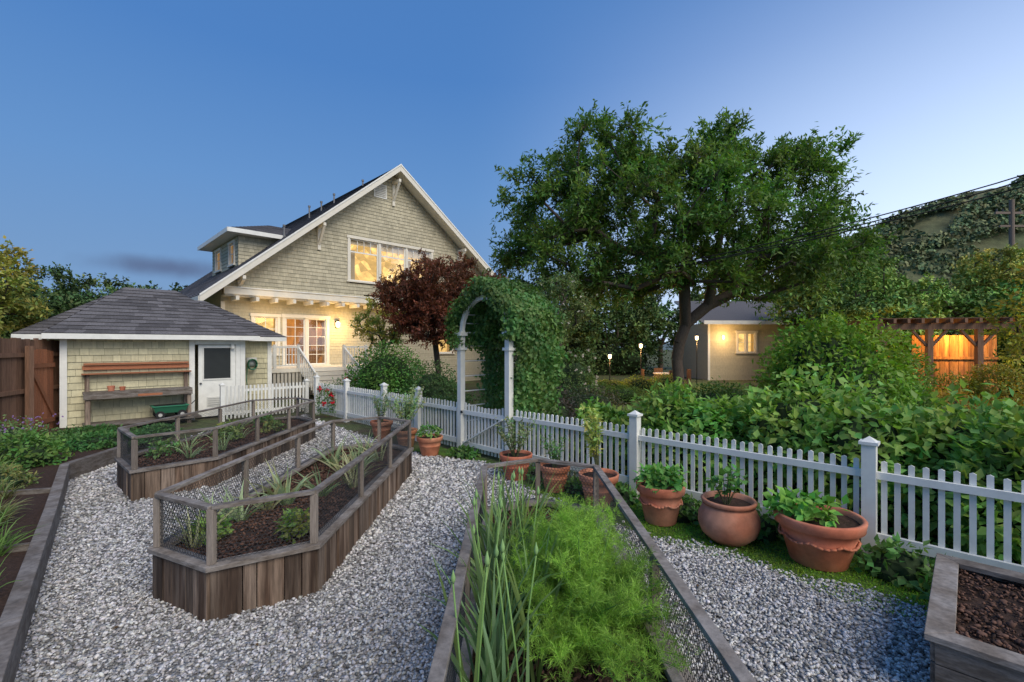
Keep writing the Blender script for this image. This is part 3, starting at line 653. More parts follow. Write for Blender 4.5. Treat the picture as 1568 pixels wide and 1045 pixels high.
m.box(-.05,-.10,4.16,16.2,-.0,4.42,'trim'); m.box(-.05,-.14,4.42,16.2,-.003,4.46,'white'); m.box(-.0,-.0,4.10,16.2,.6,4.16,'trim')
x=.3
while x<16: m.box(x,-.32,3.92,x+.12,.5,4.09,'trim'); x+=.72
m.box(-.02,.54,0,.12,.59,3.9,'trim'); 
def bracket(x,zt,k=1.0):
    m.box(x-.07,-.09,zt-1.0*k,x+.07,-.03,zt,'trim'); m.box(x-.06,-.69,zt-.02,x+.06,-.03,zt+.12,'trim'); m.beam((x,-.07,zt-.75*k),(x,-.62,zt-.02),.10,.1,'trim',up=(1,0,0))
bracket(3.66,7.42); bracket(7.42,10.3,1.1); bracket(11.6,7.45); bracket(.5,4.75,.3)
m.box(6.35,-.05,9.45,7.05,-.026,10.15,'white'); 
for k in range(7): m.box(6.42,-.065,9.52+k*.085,6.98,-.051,9.56+k*.085,'trim',.6)
m.build('trim_boards_brackets',H)
window(H,'upper_windows',5.12,9.72,5.2,7.2,0,3,.62,(0,0),'winlit',curtain=True)
window(H,'kitchen_window',1.2,2.1,1.75,3.35,.6,1,0,(2,3),'winlit')
window(H,'french_doors',2.45,4.25,1.25,3.35,.6,2,0,(2,5),'doorlit',tw=.14)
window(H,'dining_window',10.6,11.6,1.7,3.4,.6,1,0,(1,2),'winlit')
window(H,'rear_window',20.2,21.4,1.5,3.3,.6,2,0,(1,2),'winlit')
m=MB()
m.box(.3,-1.7,1.05,6.2,.58,1.2,'trim'); 
for x in np.arange(.4,6.2,.14): m.box(x,-1.66,.1,x+.1,-1.63,1.05,'trim',.7)
for i in range(6): m.box(2.3,-1.7-.28*(i+1),1.05-.17*(i+1)-.0,4.0,-1.7-.28*i,1.05-.17*i-.02,'trim',.8)
for x in (.4,1.3,2.2,4.1,5.1,6.1): m.box(x-.05,-1.65,1.2,x+.05,-1.55,2.15,'white',.8)
for a,b in ((.4,2.2),(4.1,6.1)):
    m.box(a,-1.63,2.02,b,-1.57,2.09,'white',.8); m.box(a,-1.62,1.3,b,-1.58,1.35,'white',.8)
    for x in np.arange(a+.12,b-.05,.12): m.box(x-.015,-1.615,1.35,x+.015,-1.585,2.02,'white',.8)
for x in (2.2,4.1):
    m.beam((x,-1.68,2.0),(x,-3.4,1.0),.06,.08,'white'); m.box(x-.05,-3.45,0,x+.05,-3.35,1.1,'white')
    for k in range(10): yy=-1.75-k*.17; zt=2.0-(k+.8)*.0945; m.box(x-.015,yy-.015,zt-.85,x+.015,yy+.015,zt,'white')
m.build('deck_and_steps',H)
m=MB(); m.box(4.68,.5,2.95,4.82,.58,3.3,'metal'); m.lathe(4.75,.44,2.98,[(.03,0),(.09,.03),(.10,.2),(.05,.27),(.01,.28)],12,'lamp'); m.lathe(4.75,.44,3.26,[(.12,0),(.06,.05),(.01,.08)],12,'metal'); m.build('wall_lantern',H,smooth=False)
m=MB()
dx,dy0,dy1,dz0,dz1=.92,1.84,6.4,5.3,6.95
lapwall(m,lambda z:dx,lambda z:AX-(AZ-z)/SL+.2,dz0,dz1,.16,dy0,'sage',seglen=(.1,.3))
z=dz0
while z<dz1-.01:
    zt=min(z+.16,dz1)
    ivs=[(dy0,dy1)]
    if zt>5.75 and z<6.7: ivs=[(dy0,2.35),(3.15,4.7),(5.6,dy1)]
    for a,b in ivs:
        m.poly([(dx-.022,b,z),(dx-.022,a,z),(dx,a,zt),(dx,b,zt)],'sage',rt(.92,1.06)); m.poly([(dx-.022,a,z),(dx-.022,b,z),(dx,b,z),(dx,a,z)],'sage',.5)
    z=zt
m.build('dormer_walls',H)
DW=empty('dormer_windows',(dx,0,0),math.radians(-90)); DW.parent=H
window(DW,'dormer_window',-3.15,-2.35,5.75,6.7,0,1,0,(1,2),'winlit',tw=.09)
window(DW,'dormer_window',-5.6,-4.7,5.75,6.7,0,1,0,(1,2),'winlit',tw=.09)
m=MB()
e=[(.4,1.3,dz1),(5.2,1.3,dz1),(5.2,6.95,dz1),(.4,6.95,dz1)]; r0,r1=(2.9,4.1,8.0),(5.2,4.1,8.0)
m.poly([e[0],e[1],e[2],e[3]][::-1],'trim')
for a,b,c,d in ((e[0],e[1],r0,r1),(e[3],e[0],r0,r0),(e[2],e[3],r1,r0)):
    up=lambda q:(q[0],q[1],q[2]+.14)
    m.poly([a,b,up(b),up(a)],'white')
    if c==d: m.poly([up(a),up(b),up(c)],'roof')
    elif a==e[0]: m.poly([up(a),up(b),up(r1),up(r0)],'roof')
    else: m.poly([up(a),up(b),up(r0),up(r1)],'roof')
    shingle_roof(m,up(a),up(b),up(c),up(d),12)
m.box(.4,1.27,dz1-.02,5.2,1.297,dz1+.16,'white'); m.box(.37,1.3,dz1-.02,.397,6.95,dz1+.16,'white')
m.build('dormer_roof',H)
m=MB()
for x,y,h in ((2.6,1.2,.5),(4.6,3.5,.6),(5.1,3.2,.45),(5.6,2.8,.45),(6.9,2.2,.25)):
    z=zl(x); m.tube([(x,y,z-.1),(x,y,z+h)],.04,8,'metal',3.5); m.tube([(x,y,z+h-.02),(x,y,z+h+.07)],.065,8,'metal',3)
m.build('roof_vent_pipes',H)
m=MB(); slab(m,[(17.2,-.1,4.0),(22.6,-.1,4.0),(22.6,4,5.8),(17.2,4,5.8)],.18,'roof','trim'); m.build('wing_roof',H)
# ---------------------------------------------------------------- shed
S=empty('potting_shed',(-10.96,11.1,0),math.radians(45))
m=MB(); W_=3.96
lapwall(m,lambda z:0.0,lambda z:W_,0,2.3,.17,0,'shedw',[(2.72,3.80,0,2.2)],seglen=(.1,.3))
lapwall(m,lambda z:W_+.0,lambda z:5.0,0,2.3,.17,1.1,'shedw',seglen=(.1,.3))
lapwall(m,lambda z:-.5,lambda z:0,0,2.3,.17,1.1,'shedw',seglen=(.1,.3))
m.box(-.5,1.12,0,5.0,3.9,2.3,'shedw'); m.box(.0,.01,0,2.7,1.1,2.3,'shedw'); m.box(3.82,.01,0,W_,1.1,2.3,'shedw')
m.build('shingle_walls',S)
m=MB()
for x in (-.02,2.58,W_-.1): m.box(x,-.05,0,x+.13,-.026,2.3,'white')
m.box(4.95,1.05,0,5.08,1.09,2.3,'white')
m.box(2.715,-.045,2.14,3.855,-.024,2.26,'white')
m.box(2.80,-.03,.06,3.735,.02,2.12,'white'); m.box(3.74,-.052,0,3.855,-.02,2.138,'white')
m.box(2.93,-.042,1.15,3.6,-.031,2.04,'screen')
for a in ((2.9,1.11,2.93,2.07),(3.6,1.11,3.63,2.07),(2.93,1.11,3.6,1.15),(2.93,2.04,3.6,2.07)): m.box(a[0],-.05,a[1],a[2],-.031,a[3],'white',.9)
m.box(3.0,-.044,.35,3.42,-.031,.62,'white',.8)
for k in range(4): m.box(3.03,-.055,.385+k*.06,3.39,-.045,.405+k*.06,'white',.6)
m.lathe(2.85,-.06,1.0,[(.0,0),(.03,.01),(.03,.04),(.0,.05)],10,'metal',2)
m.box(3.6,-.12,2.05+.03,3.68,-.052,2.13+.03,'white'); m.lathe(3.64,-.12,1.98+.02,[(.03,0),(.05,.04),(.04,.1)],10,'white')
m.build('trim_and_door',S)
m=MB()
def hip(e,r0,r1,rows=14,f=.13):
    m.poly([e[3],e[2],e[1],e[0]],'white',.9)
    for i in range(4):
        a,b=e[i],e[(i+1)%4]; u=lambda q:(q[0],q[1],q[2]+f)
        m.poly([a,b,u(b),u(a)],'white')
        if i==0: c,d=r0,r1
        elif i==1: c,d=r1,r1
        elif i==2: c,d=r1,r0
        else: c,d=r0,r0
        P4=[u(a),u(b)]+([d,c] if c!=d else [c]); m.poly(P4,'roof'); shingle_roof(m,u(a),u(b),c,d,rows,seg=.32,lift=.02)
hip([(-.32,-.4,2.27),(4.3,-.4,2.27),(4.3,3.0,2.27),(-.32,3.0,2.27)],(1.3,1.5,3.78),(2.5,1.5,3.78))
hip([(-.85,.75,2.26),(5.45,.75,2.26),(5.45,4.2,2.26),(-.85,4.2,2.26)],(1.0,2.4,3.6),(3.4,2.4,3.6))
m.build('hip_roof',S)
pb=empty('potting_bench',(-10.96,11.1,0),math.radians(45)); m=MB()
m.box(.4,-.16,1.62,2.55,-.06,1.67,'cedar',1.0); m.box(.38,-.10,1.50,2.57,-.06,1.61,'cedar',1.15); m.box(.36,-.24,1.385,2.6,-.05,1.415,'cedar',.9)
m.box(.38,-.6,.92,2.56,-.05,.965,'wood_cap',.75); m.box(.38,-.62,.80,2.56,-.58,.915,'wood_cap',.8); m.box(1.4,-.625,.82,1.9,-.621,.88,'cedar',1.1)
m.box(.38,-.7,.14,2.75,-.05,.19,'wood_cap',.7)
for x in (.42,2.45): m.box(x,-.57,0,x+.09,-.49,.79,'wood_old',1.5); m.box(x,-.12,0,x+.09,-.055,1.38,'wood_old',1.5)
m.lathe(.9,-.35,.966,[(.06,0),(.08,.13),(.075,.13),(.0,.1)],14,'terra'); m.lathe(1.12,-.33,.966,[(.05,0),(.065,.1),(.06,.1),(.0,.08)],14,'terra',.9)
m.build('shelves',pb,bevel=.004)
gc=empty('green_garden_cart',(-10.96,11.1,0),math.radians(45)); m=MB()
x0,x1,y0,y1=1.7,2.45,-.68,-.26
m.hexa([(x0+.06,y0+.05,.33),(x1-.06,y0+.05,.33),(x1-.06,y1-.05,.33),(x0+.06,y1-.05,.33),(x0,y0,.50),(x1,y0,.50),(x1,y1,.50),(x0,y1,.50)],'cartg')
m.box(x0-.02,y0-.02,.501,x1+.02,y1+.02,.525,'cartg',1.5)
m.box(x0+.04,y0+.04,.5255,x1-.04,y1-.04,.53,'dark')
for x in (x0+.14,x1-.14):
    for y in (y0-.03,y1+.03): m.tube([(x,y-.025,.295),(x,y+.025,.295)],.10,18,'dark'); m.tube([(x,y-.03,.295),(x,y+.03,.295)],.045,12,'white',.6)
m.tube([(x1,-.45,.4),(x1+.2,-.45,.6)],.012,8,'dark'); m.build('cart_body',gc)
hr=empty('garden_hose_reel',(-10.96,11.1,0),math.radians(45)); m=MB()
for k in range(6): 
    pts=[(4.45+.13*math.cos(t),1.0-.03*k,1.5+.17*math.sin(t)) for t in np.linspace(0,2*math.pi,17)]; m.tube(pts,.016,6,'hose',1.2)
m.box(4.3,.98,1.45,4.6,1.07,1.72,'white',.8)
pts=[(4.3,.9,1.4),(4.25,.8,1.0),(4.3,.8,.6),(4.2,.8,.3)]; m.tube(pts,.014,6,'hose'); m.build('hose_coils',hr,smooth=True)
wf=empty('brown_board_fence'); m=MB(); a=Vector((-11.3,11.45,0)); b=Vector((-9.9,7.6,0)); d=b-a; k=int(d.length/.15)
for i in range(k):
    p=a+d*(i/k); q=a+d*((i+.94)/k); h=2.25+random.uniform(-.03,.03); m.beam((p.x,p.y,h/2),(q.x,q.y,h/2),.025,h,'fencew',rt(.7,1.5))
for z in (.4,1.1,1.9): m.beam((a.x+.05,a.y-.03,z),(b.x+.05,b.y-.03,z),.05,.09,'fencew',1.2)
m.build('boards',wf)
# cedar garden gate leaning beside the shed
cg=empty('cedar_side_gate'); m=MB(); a=Vector((-11.05,11.0,0)); b=Vector((-10.72,10.15,0)); d=b-a
for i in range(7):
    p=a+d*(i/7); q=a+d*((i+.9)/7); h=1.95+.05*math.sin(i*.5); m.beam((p.x,p.y,h/2+.03),(q.x,q.y,h/2+.03),.022,h,'cedar',rt(.6,1.1))
dn=Vector((.03,.012,0))
for z in (.35,1.65): m.beam((a.x+.03,a.y+.01,z),(b.x+.03,b.y+.01,z),.03,.1,'cedar',.7)
m.beam((a.x+.03,a.y+.01,.4),(b.x+.03,b.y+.01,1.6),.028,.09,'cedar',.75)
m.box(-10.68,10.02,0,-10.58,10.12,2.1,'fencew',1.3); m.build('gate_boards',cg)
# ---------------------------------------------------------------- vegetation beyond fence
tree('shade_tree',(6.1,17.2,0),[(6.2,17.2,1.6),(6.5,17.1,2.9)],
 [(3.5,17,9.1,1.7,2.2,1.7),(1.5,17,6.9,2.1,2.4,1.5),(.6,17,5.2,1.3,1.5,1.0),(7.6,17.5,8.8,1.7,2.2,1.4),(10.4,17,8.2,1.5,1.8,1.3),(6.0,17,6.9,3.5,3.4,2.0),(2.2,17,4.7,2.0,2.2,1.0),(10.9,17.5,6.0,2.3,2.6,1.4),(12.2,17.5,5.7,1.2,1.6,.8),(4.6,17,4.7,2.8,2.6,1.0),(8.6,17,4.9,2.8,3,1.1),(5.5,17,8.6,1.3,1.6,1.0)],
 510,9,22,.2,.072,(.070,.125,.030),.21,.92,seed=3,rk=.0155,up=.25,twr=.006)
tree('japanese_maple_tree',(-2.6,15.6,0),[(-2.5,15.6,1.2)],[(-2.3,15.6,4.0,1.5,1.4,1.1),(-1.1,15.4,3.5,1.4,1.2,.9),(-3.5,15.6,3.4,1.2,1.1,.8),(-2.2,15.3,2.8,1.8,1.1,.6),(-.5,15.3,3.0,.9,.8,.6)],260,10,26,.12,.045,(.125,.044,.028),.1,.5,seed=5,rk=.008,twr=.004)
tree('maple_tree',(-5.1,17.5,0),[(-5.1,17.5,1.2)],[(-5.0,17.5,2.9,1.1,1,.8)],40,7,22,.10,.05,(.19,.19,.05),.06,.4,seed=6,rk=.011,twr=.004)
tree('blossom_tree',(1.3,14.5,0),[(1.3,14.5,1.6)],[(1.3,14.5,3.3,1.1,1.1,1.1),(1.0,14.5,2.4,.9,.9,.5)],70,7,16,.10,.05,(.10,.14,.06),.07,.45,seed=8,rk=.011,flow=(140,.05,(.75,.72,.68)),twr=.004)
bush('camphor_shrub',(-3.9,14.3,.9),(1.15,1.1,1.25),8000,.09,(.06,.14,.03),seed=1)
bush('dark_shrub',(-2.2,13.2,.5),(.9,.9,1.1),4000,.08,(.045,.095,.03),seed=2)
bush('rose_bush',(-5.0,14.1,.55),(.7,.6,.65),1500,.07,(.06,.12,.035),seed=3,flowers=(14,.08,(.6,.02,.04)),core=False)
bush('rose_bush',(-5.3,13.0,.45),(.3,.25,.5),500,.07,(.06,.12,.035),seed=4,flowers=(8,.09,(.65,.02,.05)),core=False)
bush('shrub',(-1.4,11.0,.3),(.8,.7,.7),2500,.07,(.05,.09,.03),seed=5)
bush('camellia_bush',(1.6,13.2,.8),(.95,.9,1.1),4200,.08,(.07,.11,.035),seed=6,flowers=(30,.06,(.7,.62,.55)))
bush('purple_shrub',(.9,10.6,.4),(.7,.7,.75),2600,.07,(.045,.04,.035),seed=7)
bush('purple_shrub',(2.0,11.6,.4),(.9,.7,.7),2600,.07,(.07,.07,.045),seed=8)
for i,(x,y) in enumerate([(4.2,20),(5.6,20.3),(7.0,20.6),(4.0,16.5),(5.2,15),(7.5,15.5),(3.3,18.5)]):
    bush('box_hedge',(x,y,.3),(.9,.6,.35+.1*(i%3)),2200,.07,(.15,.19,.04) if i<3 else (.07,.12,.03),seed=10+i,lump=.1)
hedge=[(1.75,8.2,.7,.5,.6),(2.4,7.2,.8,.6,.75),(3.0,6.75,.8,.75,.9),(3.75,6.2,.85,.75,1.05),(4.4,5.6,.85,.75,.95),(5.1,5.1,.85,.8,.95),(5.7,4.3,.9,.8,.85),(4.9,4.4,.6,.55,.75)]
for i,(x,y,r,ry,h) in enumerate(hedge):
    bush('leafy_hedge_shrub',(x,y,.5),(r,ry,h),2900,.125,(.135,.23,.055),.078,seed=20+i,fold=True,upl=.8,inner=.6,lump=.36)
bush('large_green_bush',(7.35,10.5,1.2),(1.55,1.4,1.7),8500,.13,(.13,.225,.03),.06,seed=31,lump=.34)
bush('large_green_bush',(9.2,11.2,.6),(1.0,1.0,.8),3500,.12,(.09,.16,.035),.055,seed=32)
bush('large_green_bush',(5.0,12.0,.3),(1.2,.9,.75),4000,.1,(.06,.11,.03),.05,seed=33)
bush('fern_bush',(9.6,9.6,.2),(1.2,.9,.6),4000,.12,(.14,.21,.06),.03,seed=34)
bush('fern_bush',(8.0,7.4,.3),(1.2,1.0,.8),4500,.12,(.12,.19,.05),.04,seed=35)
bush('fern_bush',(12.0,12.6,.2),(1.2,.9,.7),3500,.12,(.24,.16,.03),.04,seed=36)
bush('fern_bush',(7.2,5.6,.4),(1.0,1.0,.7),3500,.11,(.12,.21,.05),.05,seed=37)
bush('pavilion_shrub',(14.9,14.0,.6),(.9,.8,1.0),3000,.12,(.16,.15,.03),.05,seed=38,core=False)
bush('pavilion_shrub',(12.4,14.6,.8),(.8,.8,1.3),3000,.12,(.10,.15,.03),.05,seed=39,core=False)
bush('pavilion_shrub',(13.9,14.3,.4),(.7,.6,.8),1800,.12,(.14,.16,.03),.05,seed=40,core=False)
bgt=[(17.8,25,4.6,2.6,3,3.0,(.10,.165,.035),1),(22.5,25,3.8,2.6,3,1.8,(.12,.19,.04),1),(27,23,3.0,2.2,3,1.4,(.11,.19,.035),1),
 (2.5,27,3.8,3,2.5,2.6,(.055,.095,.03),1),(7,34,4,4,3,3,(.055,.095,.028),1),(13,40,5,4,3,3.5,(.055,.095,.03),0),(21,38,5.3,4,4,3.6,(.085,.135,.035),1),(28,37,6.2,2.8,4,3.0,(.10,.155,.035),1),(34,40,4.6,3.2,4,2.3,(.13,.18,.05),1),(44,42,8.4,2.0,3,2.5,(.27,.26,.06),0),(39,41,5.2,2.4,3,1.9,(.11,.16,.04),1),(51,45,6.2,3.2,4,2.4,(.11,.17,.04),1),(40,52,6.2,5,4,2.4,(.10,.145,.04),0),(30,50,6.6,4,4,2.8,(.09,.135,.035),0),
 (20.3,17.5,2.9,2.2,2,1.6,(.09,.17,.035),1),(16.0,20.6,2.8,2.2,1.6,1.2,(.075,.14,.035),0)]
for i,(x,y,z,rx,ry,rz,c,sh) in enumerate(bgt):
    tree('background_tree',(x,y,0),[(x,y,max(z-rz*.8,1))],[(x,y,z,rx,ry,rz),(x-rx*.5,y,z-.3*rz,rx*.6,ry*.7,rz*.6),(x+rx*.5,y,z-.25*rz,rx*.6,ry*.7,rz*.7)],100,8,15,.24 if y<30 else .3,.13 if y<30 else .17,c,.2,.8 if y<30 else 1.0,seed=40+i,rk=.02,twr=0,mat='leaf_far')
    if sh: bush('background_shrub',(x,y+.5,1),(rx,ry,2.0),2600,.22,tuple(np.array(c)*.75),seed=60+i,mat='leaf_far',lump=.3)
lt=[(-27,34,3.6,4,3,3.0,(.05,.085,.027)),(-34,38,4.4,4,3,3.4,(.045,.075,.026)),(-22,36,3.0,3.5,3,2.2,(.06,.095,.03)),(-18.5,33,2.2,3,3,1.8,(.085,.125,.035)),(-31,30,3,3,3,2.4,(.05,.085,.026)),(-41,40,5,4,3,4.0,(.045,.075,.022)),(-26,45,4.4,6,3,2.8,(.06,.095,.03))]
for i,(x,y,z,rx,ry,rz,c) in enumerate(lt):
    tree('background_tree',(x,y,0),[(x,y,1.2)],[(x,y,z,rx,ry,rz),(x-rx*.5,y,z-.3*rz,rx*.6,ry*.7,rz*.6)],120,8,16,.3,.17,c,.2,1.1,seed=80+i,rk=.02,twr=0,mat='leaf_far')
    bush('background_shrub',(x,y,1),(rx*1.1,ry,2.6),2600,.3,tuple(np.array(c)*.8),seed=90+i,mat='leaf_far')
tree('orchard_tree',(-13.4,11.0,0),[(-13.3,11.0,2)],[(-13.0,11.0,3.6,1.0,1.2,1.1),(-12.6,11.2,2.9,.7,.9,.6),(-13.7,11,3.2,1,1,1)],75,8,18,.12,.065,(.17,.16,.04),.08,.45,seed=9,rk=.012,twr=.004)
tree('yellow_leaf_tree',(11.4,9.0,0),[(11.3,9.0,1.5)],[(11.0,9,2.9,1.0,1.0,.9),(10.4,9,2.3,.7,.9,.5)],50,6,12,.10,.05,(.26,.23,.04),.06,.5,seed=12,rk=.01,twr=.004)
# ---------------------------------------------------------------- back cottage, pavilion, lights
gh=empty('garden_cottage',(12.0,28,0),math.radians(4)); m=MB()
lapwall(m,lambda z:0,lambda z:7.0,0,3.5,.15,0,'sage',[(1.9,3.0,1.7,2.9)])
m.box(0,.02,0,.1,4,3.5,'sage'); slab(m,[(-.6,-.7,3.6),(7.6,-.7,3.6),(7.6,3.5,5.2),(-.6,3.5,5.2)],.15,'roof','white'); m.box(-.6,-.74,3.4,7.6,-.703,3.62,'white')
m.box(-.02,-.05,0,.12,-.024,3.45,'white'); m.build('walls_and_roof',gh); window(gh,'cottage_window',1.9,3.0,1.7,2.9,0,2,0,(1,2),'winlit')
def plight(name,loc,e,c=(1,.6,.25),r=.12,parent=None):
    l=bpy.data.lights.new(name,'POINT'); l.energy=e; l.color=c; l.shadow_soft_size=r; o=bpy.data.objects.new(name,l); o.location=loc; COL.objects.link(o)
    if parent: o.parent=parent
    return o
m=MB(); m.lathe(.9,-.15,2.5,[(.03,0),(.07,.05),(.07,.2),(.01,.25)],10,'lamp'); m.build('porch_lamp',gh)
plight('porch_light',(.9,-.7,2.6),80,(1,.6,.25),.15,gh)
plight('wall_lantern_light',(4.75,-.1,2.95),85,(1,.62,.22),.12,H)
plight('deck_soffit_light',(1.7,-.4,3.4),28,(1,.64,.26),.3,H)
def lantern(x,y,h,e=25):
    r=empty('garden_lantern',(x,y,0)); m=MB(); m.tube([(0,0,0),(0,0,h)],.025,8,'metal'); m.lathe(0,0,h,[(.03,0),(.07,.03),(.08,.18),(.02,.2)],10,'lamp'); m.lathe(0,0,h+.2,[(.13,0),(.05,.08),(.01,.12)],10,'metal'); m.build('lantern',r); plight('lantern_light',(0,0,h-.15),e,(1,.55,.2),.1,r)
lantern(6.2,22,2.0,150); lantern(9.3,23.0,2.4,170); lantern(4.6,21.5,1.5,90)
pt=empty('patio_table_set',(7.6,22.6,0)); m=MB(); m.lathe(0,0,.72,[(.0,0),(.6,0),(.6,.04),(0,.04)],20,'trim'); m.tube([(0,0,0),(0,0,.72)],.05,8,'trim')
for a in (0,1.57,3.14,4.71):
    x,y=.95*math.cos(a),.95*math.sin(a); m.box(x-.22,y-.22,.42,x+.22,y+.22,.46,'fencew')
    bx,by=1.15*math.cos(a),1.15*math.sin(a); m.box(bx-.03-.19*abs(math.sin(a)),by-.03-.19*abs(math.cos(a)),.46,bx+.03+.19*abs(math.sin(a)),by+.03+.19*abs(math.cos(a)),.95,'fencew')
    for sx in (-.18,.18):
        for sy in (-.18,.18): m.box(x+sx-.02,y+sy-.02,0,x+sx+.02,y+sy+.02,.42,'fencew')
m.build('table_and_chairs',pt)
wp=empty('wood_pavilion',(12.6,15.6,0),math.radians(-12)); m=MB()
for x in (0,1.4,2.8,4.2): m.box(x-.08,-.08,0,x+.08,.08,2.65,'fencew',1.3)
for x in (0,1.4,2.8,4.2):
    for s in (-1,1): m.beam((x+s*.07,0,2.1),(x+s*.5,0,2.62),.07,.08,'fencew',1.2,up=(0,1,0))
m.box(-.3,-.07,2.65,4.6,.07,2.85,'fencew',1.4)
for x in np.arange(-.2,4.6,.4): m.box(x-.04,-.4,2.855,x+.04,2.6,3.0,'fencew',1.3)
for i in range(34):
    x=-.2+i*.15
    if 10<i<16: continue
    m.box(x,2.3+.01*(i%2),0,x+.14,2.33+.01*(i%2),2.0+.5*(i>15),'orangew',rt(.5,1.35))
for z in (.5,1.6): m.box(-.2,2.24,z,4.9,2.29,z+.1,'orangew',.9)
for x in (.2,1.1): m.box(x,1.2,.42,x+.5,1.7,.46,'fencew'); m.box(x,1.66,.46,x+.5,1.7,.95,'fencew'); m.box(x,1.2,0,x+.05,1.25,.42,'fencew'); m.box(x+.45,1.2,0,x+.5,1.25,.42,'fencew')
m.box(-.3,-.2,3.0,4.8,2.7,3.03,'fencew',.8); m.build('posts_beams_boards',wp)
plight('pavilion_light',(3.5,1.6,2.5),210,(1,.5,.13),.12,wp); plight('pavilion_light',(1.0,1.6,2.4),80,(1,.5,.13),.12,wp); 
pp=MB(); pp.poly([(10.5,9.8,.006),(12.5,9.8,.006),(16,13.5,.006),(13,14.5,.006)],'brickp'); pp.build('brick_path')
up=empty('utility_pole',(65.6,60,0)); m=MB(); m.tube([(0,0,0),(0,0,21.3)],[.34,.26],10,'bark',2.0); m.box(-2.2,-.1,19.4,1.4,.1,19.7,'bark',2.0); m.box(-1.6,-.1,17.7,1.6,.1,17.95,'bark',2.0)
for x in (-2.0,-1.2,1.1): m.tube([(x,0,19.65),(x,0,20.1)],.1,6,'metal')
m.build('pole',up)
pw=empty('overhead_wires'); m=MB()
for off in (0,.10,-.62):
    pts=[]
    for i in range(41):
        t=i/40*1.15; pts.append((-7+19.3*t,21.6-11*t+.4*t*(t<1),4.5-1.8*t+3.5*t*t-off*(.3+t)*(1 if off>=0 else .0)-(.28*t*t if off<0 else 0)))
    m.tube(pts,.017,5,'cable')
m.build('wires',pw)
def hill(name,pts,depth,y,mat,seed):
    V=[];m=MB(); ny=26; xs=np.array([p[0] for p in pts]);zs=np.array([p[1] for p in pts]); X=np.linspace(xs[0],xs[-1],90); Z=np.interp(X,xs,zs)
    for j in range(ny+1):
        t=j/ny
        for i,x in enumerate(X):
            z=Z[i]*math.sin(t*math.pi/2)*(1+.05*math.sin(x*.09+t*5))+.6*math.sin(x*.37+j)*t
            V.append((x,y+depth*t,max(z,-.5)-.3))
    m.v=V; n=len(X)
    for j in range(ny):
        for i in range(n-1): m.face([j*n+i,j*n+i+1,(j+1)*n+i+1,(j+1)*n+i],mat,1.0)
    o=m.build(name,smooth=True); return o,X,Z
o,X,Z=hill('hillside',[(60,0),(100,18),(125,38),(150,50),(175,58),(210,68),(260,76),(330,82)],60,120,'hill',3)
nc=1500; xi=rng.uniform(80,260,nc); t=rng.uniform(.15,1,nc)**.8; z=np.interp(xi,X,Z)*np.sin(t*math.pi/2)
ok=n3(np.stack([xi,t*80,z],1),.2,8)>-.3; xi,t,z=xi[ok],t[ok],z[ok]; nc=len(xi)
ct=np.stack([xi,120+60*t,z+.8],1); k=34; rr=rng.uniform(1.3,3.0,nc); dd=nrm(rng.normal(size=(nc*k,3))); dd[:,2]=np.abs(dd[:,2])
P=np.repeat(ct,k,0)+dd*np.repeat(rr,k)[:,None]; n=len(P)
tc_=np.array([[.075,.10,.045]])*FOL*rng.uniform(.55,1.5,(nc,1))*np.stack([rng.uniform(.8,1.35,nc),np.ones(nc),np.ones(nc)],1)
leaves('hill_trees',P,rng.normal(size=(n,3)),dd+rng.normal(size=(n,3))*.3,1.3,1.0,np.repeat(tc_,k,0)*rng.uniform(.8,1.2,(n,1)),False,'leaf_far',parent=o)
hill('distant_hill',[(-420,0),(-330,22),(-260,30),(-190,34),(-120,26),(-60,22),(0,18),(80,10),(120,0)],80,240,'farhill',4)
# ---------------------------------------------------------------- world
w=bpy.data.worlds.new('World'); scene.world=w; w.use_nodes=True; nt=w.node_tree; N=nt.nodes; L=nt.links
bg=N['Background']; tc=N.new('ShaderNodeTexCoord'); nv=N.new('ShaderNodeVectorMath'); nv.operation='NORMALIZE'; L.new(tc.outputs['Generated'],nv.inputs[0])
sp=N.new('ShaderNodeSeparateXYZ'); L.new(nv.outputs[0],sp.inputs[0])
rp=N.new('ShaderNodeValToRGB'); e=rp.color_ramp.elements; e[0].position=0; e[0].color=(.22,.34,.52,1); e[1].position=1; e[1].color=(.055,.17,.45,1)
for p,c in ((.12,(.19,.34,.59)),(.3,(.135,.30,.61)),(.5,(.08,.225,.55))): x=e.new(p); x.color=(*c,1)
L.new(sp.outputs[2],rp.inputs[0])
dt=N.new('ShaderNodeVectorMath'); dt.operation='DOT_PRODUCT'; gd=Vector((1,.2,.10)).normalized(); dt.inputs[1].default_value=gd; L.new(nv.outputs[0],dt.inputs[0])
mr=N.new('ShaderNodeMapRange'); mr.interpolation_type='SMOOTHSTEP'; mr.inputs[1].default_value=.1; mr.inputs[2].default_value=1.0; mr.inputs[3].default_value=0; mr.inputs[4].default_value=1.9; L.new(dt.outputs['Value'],mr.inputs[0])
fz=N.new('ShaderNodeMapRange'); fz.inputs[1].default_value=0;fz.inputs[2].default_value=.6;fz.inputs[3].default_value=1;fz.inputs[4].default_value=.10; L.new(sp.outputs[2],fz.inputs[0])
ml=N.new('ShaderNodeMath'); ml.operation='MULTIPLY'; L.new(mr.outputs[0],ml.inputs[0]); L.new(fz.outputs[0],ml.inputs[1])
gc_=N.new('ShaderNodeVectorMath'); gc_.operation='SCALE'; gc_.inputs[0].default_value=(.55,.57,.60); L.new(ml.outputs[0],gc_.inputs['Scale'])
ad=N.new('ShaderNodeVectorMath'); ad.operation='ADD'; L.new(rp.outputs[0],ad.inputs[0]); L.new(gc_.outputs[0],ad.inputs[1])
cd=Vector((-.755,1,.172)).normalized()
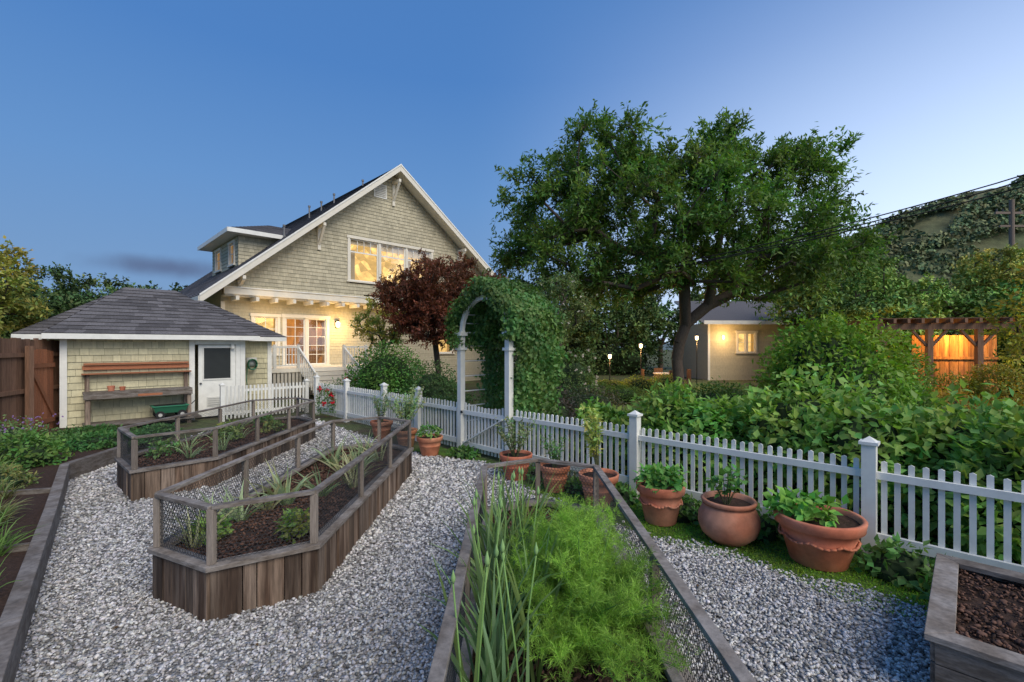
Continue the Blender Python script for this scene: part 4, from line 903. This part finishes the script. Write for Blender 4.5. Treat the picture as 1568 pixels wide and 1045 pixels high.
sb=N.new('ShaderNodeVectorMath'); sb.operation='SUBTRACT'; sb.inputs[1].default_value=cd; L.new(nv.outputs[0],sb.inputs[0])
nz=N.new('ShaderNodeTexNoise'); nz.inputs['Scale'].default_value=14; nz.inputs['Detail'].default_value=4; L.new(nv.outputs[0],nz.inputs['Vector'])
sc=N.new('ShaderNodeVectorMath'); sc.operation='MULTIPLY'; sc.inputs[1].default_value=(10,10,50); L.new(sb.outputs[0],sc.inputs[0])
ln=N.new('ShaderNodeVectorMath'); ln.operation='LENGTH'; L.new(sc.outputs[0],ln.inputs[0])
sm=N.new('ShaderNodeMath'); sm.operation='ADD'; L.new(ln.outputs['Value'],sm.inputs[0]); L.new(nz.outputs[0],sm.inputs[1])
cr=N.new('ShaderNodeMapRange'); cr.interpolation_type='SMOOTHSTEP'; cr.inputs[1].default_value=.7;cr.inputs[2].default_value=1.8;cr.inputs[3].default_value=.9;cr.inputs[4].default_value=0; L.new(sm.outputs[0],cr.inputs[0])
mx=N.new('ShaderNodeMix'); mx.data_type='RGBA'; L.new(cr.outputs[0],mx.inputs[0]); L.new(ad.outputs[0],mx.inputs[6]); mx.inputs[7].default_value=(.11,.16,.29,1)
L.new(mx.outputs[2],bg.inputs[0]); bg.inputs[1].default_value=1.0
sl=bpy.data.lights.new('dusk_glow_fill','SUN'); sl.energy=2.9; sl.angle=math.radians(45); sl.color=(1,.90,.75); so=bpy.data.objects.new('dusk_glow_fill',sl); COL.objects.link(so)  # added broad fill light, standing in for the western sky glow
d=Vector((-.5,.65,-.75)); so.rotation_euler=d.to_track_quat('-Z','Y').to_euler()
# ---------------------------------------------------------------- camera
cam=bpy.data.cameras.new('camera'); co=bpy.data.objects.new('camera',cam); COL.objects.link(co); co.location=(0,0,2.1); co.rotation_euler=(math.radians(90),0,0)
cam.sensor_width=36; cam.lens=16.07; cam.shift_y=.0048; cam.clip_start=.05; cam.clip_end=2000; scene.camera=co
scene.view_settings.view_transform='Standard'; scene.view_settings.look='None'; scene.view_settings.exposure=0
